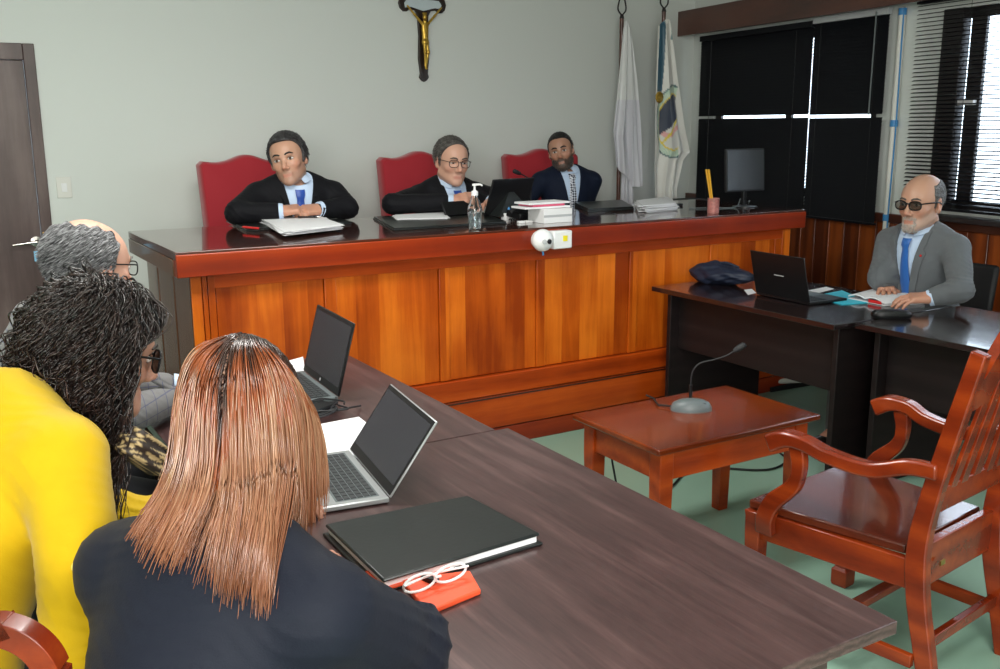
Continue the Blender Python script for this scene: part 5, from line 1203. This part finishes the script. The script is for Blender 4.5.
lp = pg.proj(pg.jf, np.array([[-.088]]), np.array([[.40]]), .012)[0, 0]; mb = MB(); mb.ell(lp, (.006, .006, .006), nu=10, nv=6); mb.build('red_lapel_pin', M['red'], pg.t)

def simple_chair(loc, yaw, label, m='blackm', back=.95, bw=.21):
    R = rotz(yaw); L = np.array(loc, float); t = thing('office_chair', label, 'chair', tuple(loc)); mk_ = lambda: MB(R, L)
    b = mk_(); b.box(-.23, .23, -.22, .22, .40, .455); b.build('seat', M[m], t, .02)
    b = mk_(); b.box(-bw, bw, -.285, -.245, .52, back, R=rotx(R_(8)), c=(0, -.26, .5)); b.build('backrest', M[m], t, .02)
    for sx in (-1, 1):
        b = mk_(); b.sweep([(sx*.12, -.22, .42), (sx*.12, -.275, .55)], .03, .02, (1, 0, 0)); b.build('back_bracket', M['black'], t)
        for y in (-.19, .19): b = mk_(); b.tube([(sx*.19, y, .40), (sx*.215, y*1.1, 0)], .012, 10); b.build('leg', M['black'], t)
    return t
simple_chair((4.60, 3.17, 0), ang((-.97, -.05)), 'black office chair under the man in grey at the right desk', back=.86, bw=.15)

# balding man at the left table
H = CAM+ray(92, 266)*2.74; hd = Head(H, dirv((.93, .42), 8, -2), 1.06)
fv = np.array([.96, .28]); eN = np.array([.36, 2.66, .84]); eF = np.array([.36, 3.16, .82]); wN = np.array([.62, 2.93, .80]); wF = np.array([.66, 3.10, .79])
hA = hand(wN, (.95, .3, 0), (0, 0, 1), 1, (15, 20, 15), 4, 1.0); hB = hand(wF, (.95, -.3, 0), (0, 0, 1), -1, (15, 20, 15), 4, 1.0)
pm = Person('balding person in a grey checked jacket beside the door, seen from behind', None, ang(fv), R_(33), hd, (eF, eN), (wF, wN), (hB, hA), nk=(0, -.045, -.105), s=1.06, tone=(.58, .33, .24), shoulder=.19, bulk=1.05, hv=.004)
pm.finish_body(); pm.jacket(jk_plaid, shirt_blue, vbot=.15, seed=5, wr=.005); pm.legs(trous, shoe); pm.eyes(brow=(.1, .09, .08))
bald2 = lambda q: np.maximum(np.maximum(q[:, 2]-.062, q[:, 1]-.03), .055-np.hypot(q[:, 0]*1.05, (q[:, 1]-.01)*.62)-.004*0-.0)*1.0
bald2 = lambda q: np.maximum(q[:, 2]-np.interp(q[:, 1], [-.11, -.09, -.05, .0, .05], [.12, .112, .098, .082, .066])-.55*np.clip(np.abs(q[:, 0])-.035, 0, 1)-.006*np.sin(q[:, 1]*160+q[:, 0]*90), q[:, 1]-.040+.3*np.clip(q[:, 2]-.03, 0, 1)-.004*np.sin(q[:, 2]*230))
pm.short_hair((.025, .024, .026), (.34, .34, .35), hl_full, bald=bald2, N=5200, L=.020, thick=.009, side_r=.0009)
pm.glasses(M['black'], .0018)
simple_chair((.04, 2.86, 0), ang(fv), 'black chair under the balding man in the checked jacket', back=.82)

# ---- woman in yellow
H = CAM+ray(97, 350)*1.84; hd = Head(H, dirv((.90, .10), 16, 0), 1.02, 'woman', fat=.96)
C_ = np.array([.12, 1.80, 1.0]); fv = np.array([.85, .50]); fv /= np.linalg.norm(fv)
eN = np.array([.15, 1.47, .77]); eF = np.array([.30, 2.05, .78]); wN = np.array([.52, 1.66, .79]); wF = np.array([.58, 1.98, .79])
hA = hand(wN, (.9, .4, 0), (0, 0, 1), 1, (20, 25, 15), 4, .92); hB = hand(wF, (.95, -.2, 0), (0, 0, 1), -1, (20, 25, 15), 4, .92)
py = Person('person with curly black hair in a bright yellow jacket at the left table', None, ang(fv), R_(26), hd, (eF, eN), (wF, wN), (hB, hA), nk=(.045, -.155, -.105), s=1.0, tone=(.50, .27, .19), shoulder=.185, bulk=1.03, hv=.0038, woman=True)
py.finish_body(lips=(.45, .12, .12)); py.jacket(jk_yellow, None, vneck=False, lapels=False, nhk=.8, seed=6, wr=.006, arm=(.066, .058, .046), h=.005, grow_=.003); py.legs(trous, shoe); py.eyes()
py.glasses(M['black'], .0022, w=.027, h=.021, lens=mat('dark_lens', (.02, .012, .01), .05, trans=.35))
bp_ = py.E[1]*.35+py.Sh[1]*.65
rs = np.random.RandomState(12)
def scalp(hd, N, rs, face_y=.045, lim=-.03):
    out = []
    while sum(len(o) for o in out) < N:
        d = rs.randn(N*3, 3); d /= np.linalg.norm(d, axis=1)[:, None]; q = d*np.array([.077, .098, .088])+np.array([0, -.02, .034])
        hl = np.interp(q[:, 1], [-.12, -.05, -.01, .02, .045, .075], [-.075, -.05, -.015, .02, .055, .095])
        out.append(q[(q[:, 2] > hl) & (q[:, 1] < .078)])
    q = np.concatenate(out)[:N]; return q
N = 3800; q = scalp(hd, N, rs); rt = hd.c+q @ hd.R.T*hd.s
Fb = union([(hd.cran, .02)], .02); fg = ell(hd.T(.0, .085, -.035), np.array((.085, .065, .115)), hd.R); fbody = lambda p: np.minimum(np.minimum(hd.cran(p), py.jf(p)), fg(p)+.0)
nr = grad(hd.cran, rt); back = hd.R @ np.array([0, -1., 0]); part = hd.R @ np.array([1., 0, 0])
d0 = nr*.7+(np.sign(q[:, 0])[:, None]*part)*.30+back*.22; L = np.where(q[:, 1] > .015, .40, np.where(q[:, 1] > -.03, .27, .17))+.07*rs.rand(N)
lay = (.004+.026*rs.rand(N)**.8)*np.where(q[:, 1] < -.04, .55, 1.0)
rnd = rs.randn(N, 3)*.10
P = grow(rt, d0/np.linalg.norm(d0, axis=1)[:, None], fbody, L, 44, lambda p, d, k: d/np.linalg.norm(d, axis=1)[:, None]*.80+np.array([0, 0, -.26])+back*.03*(1-k)+rnd*.35, lay)
# curls
key = np.floor(np.arctan2(q[:, 0], -q[:, 1])/.20)*11+np.floor(q[:, 2]/.022); ru, inv = np.unique(key, return_inverse=True); lk = rs.rand(len(ru), 3)[inv]
ph = lk[:, :1]*6.28+.5*rs.randn(N, 1); tt = np.linspace(0, 1, 44)[None, :]; fr = 2*math.pi*(3.5+2.5*lk[:, 1:2]+.25*rs.randn(N, 1)); am = (.005+.006*lk[:, 2:3]+.002*rs.rand(N, 1))*np.clip(tt*4, 0, 1)
tg = np.gradient(P, axis=1); tg /= np.linalg.norm(tg, axis=2)[..., None]; u_ = np.cross(tg, np.array([.2, .9, .3])); u_ /= np.linalg.norm(u_, axis=2)[..., None]; w_ = np.cross(tg, u_)
P = P+u_*(am*np.cos(fr*tt+ph))[..., None]+w_*(am*np.sin(fr*tt+ph))[..., None]
ql = (P-hd.c) @ hd.R/hd.s; ym = np.interp(ql[..., 2], [-.25, -.10, .03, .07, .13], [.022, .022, .034, .082, .105]); ex_ = np.clip(ql[..., 1]-ym, 0, None)*np.clip(tt*6, 0, 1); P = P-hd.R[:, 1]*(ex_*.93*hd.s)[..., None]
cc = np.array([.010, .008, .008])*(1-rs.rand(N)[:, None])+np.array([.035, .022, .018])*rs.rand(N)[:, None]
cols = cc[:, None]*(1+np.array([1.6, .7, .5])*np.clip(tt-.6, 0, 1)[..., None]*1.6)
ho = strands(P, .0015*(.7+.6*rs.rand(N)), cols, 'curly_hair', hair_m, py.t)
fcap = lambda p: np.maximum(hd.cran(p)-.010, (np.interp(hd.local(p)[:, 1], [-.12, -.05, -.01, .02, .045, .085], [-.08, -.05, -.015, .02, .055, .10])-hd.local(p)[:, 2])*.8)
v, f = surf_nets(fcap, hd.c-.17, hd.c+.17, .005); link_mesh('scalp_hair', v, f, hair_m, ho, np.tile((.010, .008, .008), (len(v), 1)))
# patterned scarf end and button
mb = MB(); bp_ = onz(0, 0, 0) if False else None
def on_surf(f, x, y, d0, d1, off):
    r = ray(x, y); dd = np.linspace(d0, d1, 400); p = CAM+r*dd[:, None]; s_ = f(p); i = np.argmax(s_ < off); return p[i], grad(f, p[i:i+1])[0]
bp_, bn_ = on_surf(py.jf, 78, 567, .8, 2.2, .002); zz = bn_; xx = np.cross(zz, (0, 0, 1.)); xx /= np.linalg.norm(xx); yy = np.cross(zz, xx); RB = np.stack([xx, yy, zz], 1)
mb = MB(); mb.lathe([(.0085, -.001), (.010, .001), (.010, .003), (.0085, .0038), (.0065, .003), (.001, .003)], bp_, 20, RB); mb.build('button', mat('amber_button', (.75, .60, .12), .25), py.t)

sc_c = CAM+ray(150, 455)*1.78; nzs = lambda p: .005*np.sin(p @ np.array([170., 60, 210]))
fs = union([cap(sc_c+np.array([-.03, -.02, .03]), sc_c+np.array([.02, .0, -.02]), .030, .024), (cap(sc_c+np.array([-.04, .03, .02]), sc_c+np.array([.01, .05, -.04]), .026, .02), .02)], .02)
v, f = surf_nets(lambda p: fs(p)+nzs(p), *bounds(fs), .004); k_ = (np.sin(v @ np.array([260., 90, 330]))*np.sin(v @ np.array([-120., 300, 150])) > .15)[:, None]
link_mesh('patterned_scarf', v, f, skin_m if False else vcol('scarf_print', .6), py.t, np.where(k_, np.array([[.45, .33, .16]]), np.array([[.03, .02, .015]])))

# ---- woman with auburn hair
H = CAM+ray(247, 414)*1.50; hd = Head(H, dirv((.60, .80), 22, -4), .97, 'woman', fat=.96)
fv = np.array([.80, .60]); eN = onz(410, 646, .80); eF = np.array([.30, 1.72, .80]); wN = onz(350, 616, .80); wF = np.array([.44, 1.66, .79])
hA = hand(wN, (-.05, 1, .0), (0, 0, 1), -1, (15, 20, 15), 4, .92); hB = hand(wF, (.9, .2, 0), (0, 0, 1), -1, (20, 25, 15), 4, .92)
hA = hand(wN, (-.95, .25, .0), (0, 0, 1), -1, (30, 40, 20), 2, .90)
pa = Person('person with long auburn hair in a dark navy jacket, nearest the photographer', None, ang(fv), R_(28), hd, (eF, eN), (wF, wN), (hB, hA), nk=(-.012, -.045, -.195), s=1.0, tone=(.60, .36, .27), shoulder=.185, bulk=1.0, hv=.0038, woman=True)
pa.finish_body(); pa.jacket(jk_navy, None, vneck=False, lapels=False, nhk=.8, seed=7, wr=.006, arm=(.064, .056, .044), h=.005, grow_=.006); pa.legs(trous, shoe); pa.eyes()
rs = np.random.RandomState(21); N = 7500; q = scalp(hd, N, rs); rt = hd.c+q @ hd.R.T*hd.s
fg = ell(hd.T(.0, .085, -.035), np.array((.080, .055, .115)), hd.R); fbody = lambda p: np.minimum(np.minimum(hd.cran(p), pa.jf(p)), fg(p)); nr = grad(hd.cran, rt); back = hd.R @ np.array([0, -1., 0]); part = hd.R @ np.array([1., 0, 0])
sgn = np.sign(q[:, 0]-.008); sgn[sgn == 0] = 1
d0 = nr*.10+(sgn[:, None]*part)*.16*np.exp(-np.abs(q[:, :1])/.03)+back*.75-np.array([0, 0, .2])
L = .34+.035*rs.rand(N)+.10*np.clip((q[:, 2]-.0)/.12, 0, 1); L = L*(1-.06*rs.rand(N)*(rs.rand(N) < .5)); lay = .003+.020*rs.rand(N)
# locks: strands share a slight bias so that they gather
key = np.floor(np.arctan2(q[:, 0], -q[:, 1])/.16)*7+np.floor((q[:, 2])/.05); ru, inv = np.unique(key, return_inverse=True); lock = rs.randn(len(ru), 3)[inv]*np.array([.05, .05, .0]); lcol = rs.rand(len(ru))[inv]
cd0 = np.array([-_fw0[0], -_fw0[1], 0])
P = grow(rt, d0/np.linalg.norm(d0, axis=1)[:, None], fbody, L, 30, lambda p, d, k: d/np.linalg.norm(d, axis=1)[:, None]*.60+np.array([0, 0, -.42])+back*.05*(1-k)+lock*.30-hd.R[:, 0]*(((p-hd.c) @ hd.R[:, 0])*.5)[:, None]*min(1, max(0, k-.25)*2), lay)
P = relax(P, fbody, lay, 12)
for _ in range(4):
    U_ = P @ _rt0; kk = np.linspace(0, 1, 30)[None, :]; u0 = U_[:, 12:13]; act_ = np.clip((kk-.41)/.12, 0, 1); U2 = np.clip(U_, u0-.055*np.clip((kk-.4)/.6, 0, 1)-.004, u0+.008); P = P+_rt0*((U2-U_)*act_)[..., None]
    q_ = P.reshape(-1, 3)
    for _i in range(3):
        s_ = fbody(q_); need = np.repeat(lay, 30)*np.tile(np.minimum(1, np.arange(30)/5), N)-s_; q_ = q_-_fw0*(np.clip(need, 0, .03)*1.2)[:, None]
    P = q_.reshape(N, 30, 3); Q_ = P.copy(); Q_[:, 2:-1] = .5*P[:, 2:-1]+.25*(P[:, 1:-2]+P[:, 3:]); P = Q_.copy(); Q_[:, 2:-1] = .5*P[:, 2:-1]+.25*(P[:, 1:-2]+P[:, 3:]); P = Q_.copy(); Q_[:, 2:-1] = .5*P[:, 2:-1]+.25*(P[:, 1:-2]+P[:, 3:]); P = Q_
for _ in range(8): Q_ = P.copy(); Q_[:, 2:-1] = .5*P[:, 2:-1]+.25*(P[:, 1:-2]+P[:, 3:]); P = Q_
q_ = P.reshape(-1, 3); s_ = fbody(q_); q_ = q_-_fw0*(np.clip(.002-s_, 0, .03))[:, None]; P = q_.reshape(N, 30, 3)
# trim the ends to one uneven hem
zc_ = 1.05+.022*rs.randn(N)*.6+.02*(lcol-.5); uu = (P @ _rt0)[:, -1]; zc_ = zc_+.30*np.clip(np.median(uu)-.03-uu, 0, .2)-.35*np.clip(uu-np.median(uu)-.04, 0, .1)
below = P[:, :, 2] < zc_[:, None]; cut_ = np.where(below.any(1), below.argmax(1), 29).astype(float); cut_ = np.maximum(cut_, 8); cut_ += (below.any(1))*(rs.rand(N)-.5)
cut_ = np.minimum(cut_, 29); tt_ = np.linspace(0, 1, 30)[None, :]*cut_[:, None]; i0 = np.clip(np.floor(tt_).astype(int), 0, 28); fr_ = (tt_-i0)[..., None]; P = P[np.arange(N)[:, None], i0]*(1-fr_)+P[np.arange(N)[:, None], i0+1]*fr_; L = L*cut_/29
P += (np.sin(np.linspace(0, 1, 30)[None, :, None]*(6+5*rs.rand(N, 1, 1))+rs.rand(N, 1, 1)*6))*rs.randn(N, 1, 3)*.0016*np.linspace(0, 1, 30)[None, :, None]
tt = np.linspace(0, 1, 30)[None, :, None]; w = (.55*lcol+.45*rs.rand(N))[:, None, None]
root = np.array([.035, .012, .007]); midc = np.array([.17, .046, .016]); sheen_hi = np.array([.48, .255, .145]); tip = np.array([.24, .062, .018])  # strand tones vary; the pale one paints a whitish sheen into the colour
base = midc*(1-w)+sheen_hi*w; tl = tt*L[:, None, None]; mid2 = np.array([.26, .062, .016]); cols = np.where(tl < .115, root*(1-np.clip((tl-.035)/.05, 0, 1))+mid2*np.clip((tl-.035)/.05, 0, 1), base*(1-np.clip((tt-.6)/.4, 0, 1)*.5)+tip*np.clip((tt-.6)/.4, 0, 1)*.5)
ho = strands(P, .0013*(.7+.6*rs.rand(N)), cols, 'long_auburn_hair', hair_gloss, pa.t)
fcap = lambda p: np.maximum(hd.cran(p)+.0005, (np.interp(hd.local(p)[:, 1], [-.12, -.05, -.01, .02, .045, .085], [-.08, -.05, -.015, .02, .055, .10])-hd.local(p)[:, 2])*.8)
v, f = surf_nets(fcap, hd.c-.17, hd.c+.17, .005); link_mesh('scalp_hair', v, f, hair_m, ho, np.tile((.06, .020, .010), (len(v), 1)))
simple_chair((.22, 1.25, 0), ang(fv), 'black chair under the woman with auburn hair', back=.80)
# empty chair nearest the camera at the left edge: only the rounded corner of its back shows
def round_back_chair(label):
    D = 1.27; X = lambda x, y, d=D: CAM+ray(x, y)*d
    c = X(29, 640); rx_ = _rt0; zc = c[2]; t = thing('round_back_chair', label, 'chair', (c[0]-rx_[0]*.2, c[1]-rx_[1]*.2, 0)); CW = M['chairwood']
    b = np.array([c[0], c[1], 0])-rx_*.19; f_ = -_fw0
    P = lambda a, o, z: b+rx_*a+f_*o+np.array([0, 0, z])
    top = X(0, 627)[2]; r = .075; w = .19+.028
    pts = [P(w, .02, .46), P(w, .01, top-.25), P(w, 0, top-r)]+[P(w-r+r*math.cos(a), 0, top-r+r*math.sin(a)) for a in np.linspace(.2, math.pi/2-.2, 5)]+[P(w-r, 0, top), P(0, 0, top), P(-w+r, 0, top)]+[P(-w+r-r*math.sin(a), 0, top-r+r*math.cos(a)) for a in np.linspace(.2, math.pi/2-.2, 5)]+[P(-w, 0, top-r), P(-w, .01, top-.25), P(-w, .02, .46)]
    mb = MB(); mb.sweep(smooth_path(pts, 4), .034, .034, f_); mb.build('back_frame', CW, t, .004)
    for k in (-.08, 0, .08): mb = MB(); mb.sweep([P(k, .02, .46), P(k, 0, top)], .02, .012, rx_); mb.build('back_slat', CW, t, .002)
    mb = MB(); mb.loft([[P(a, o, z) for a, o in ((-w, -.02), (w, -.02), (w+.01, .32), (-w-.01, .32))] for z in (.43, .46)]); mb.build('seat', M['seatwood'], t, .008)
    for a in (-w+.01, w-.01):
        for o in (.01, .29): mb = MB(); mb.sweep([P(a, o, 0), P(a, o, .43)], .034, .034, rx_); mb.build('leg', CW, t, .004)
round_back_chair('reddish wooden chair with a rounded back frame at the lower left edge')
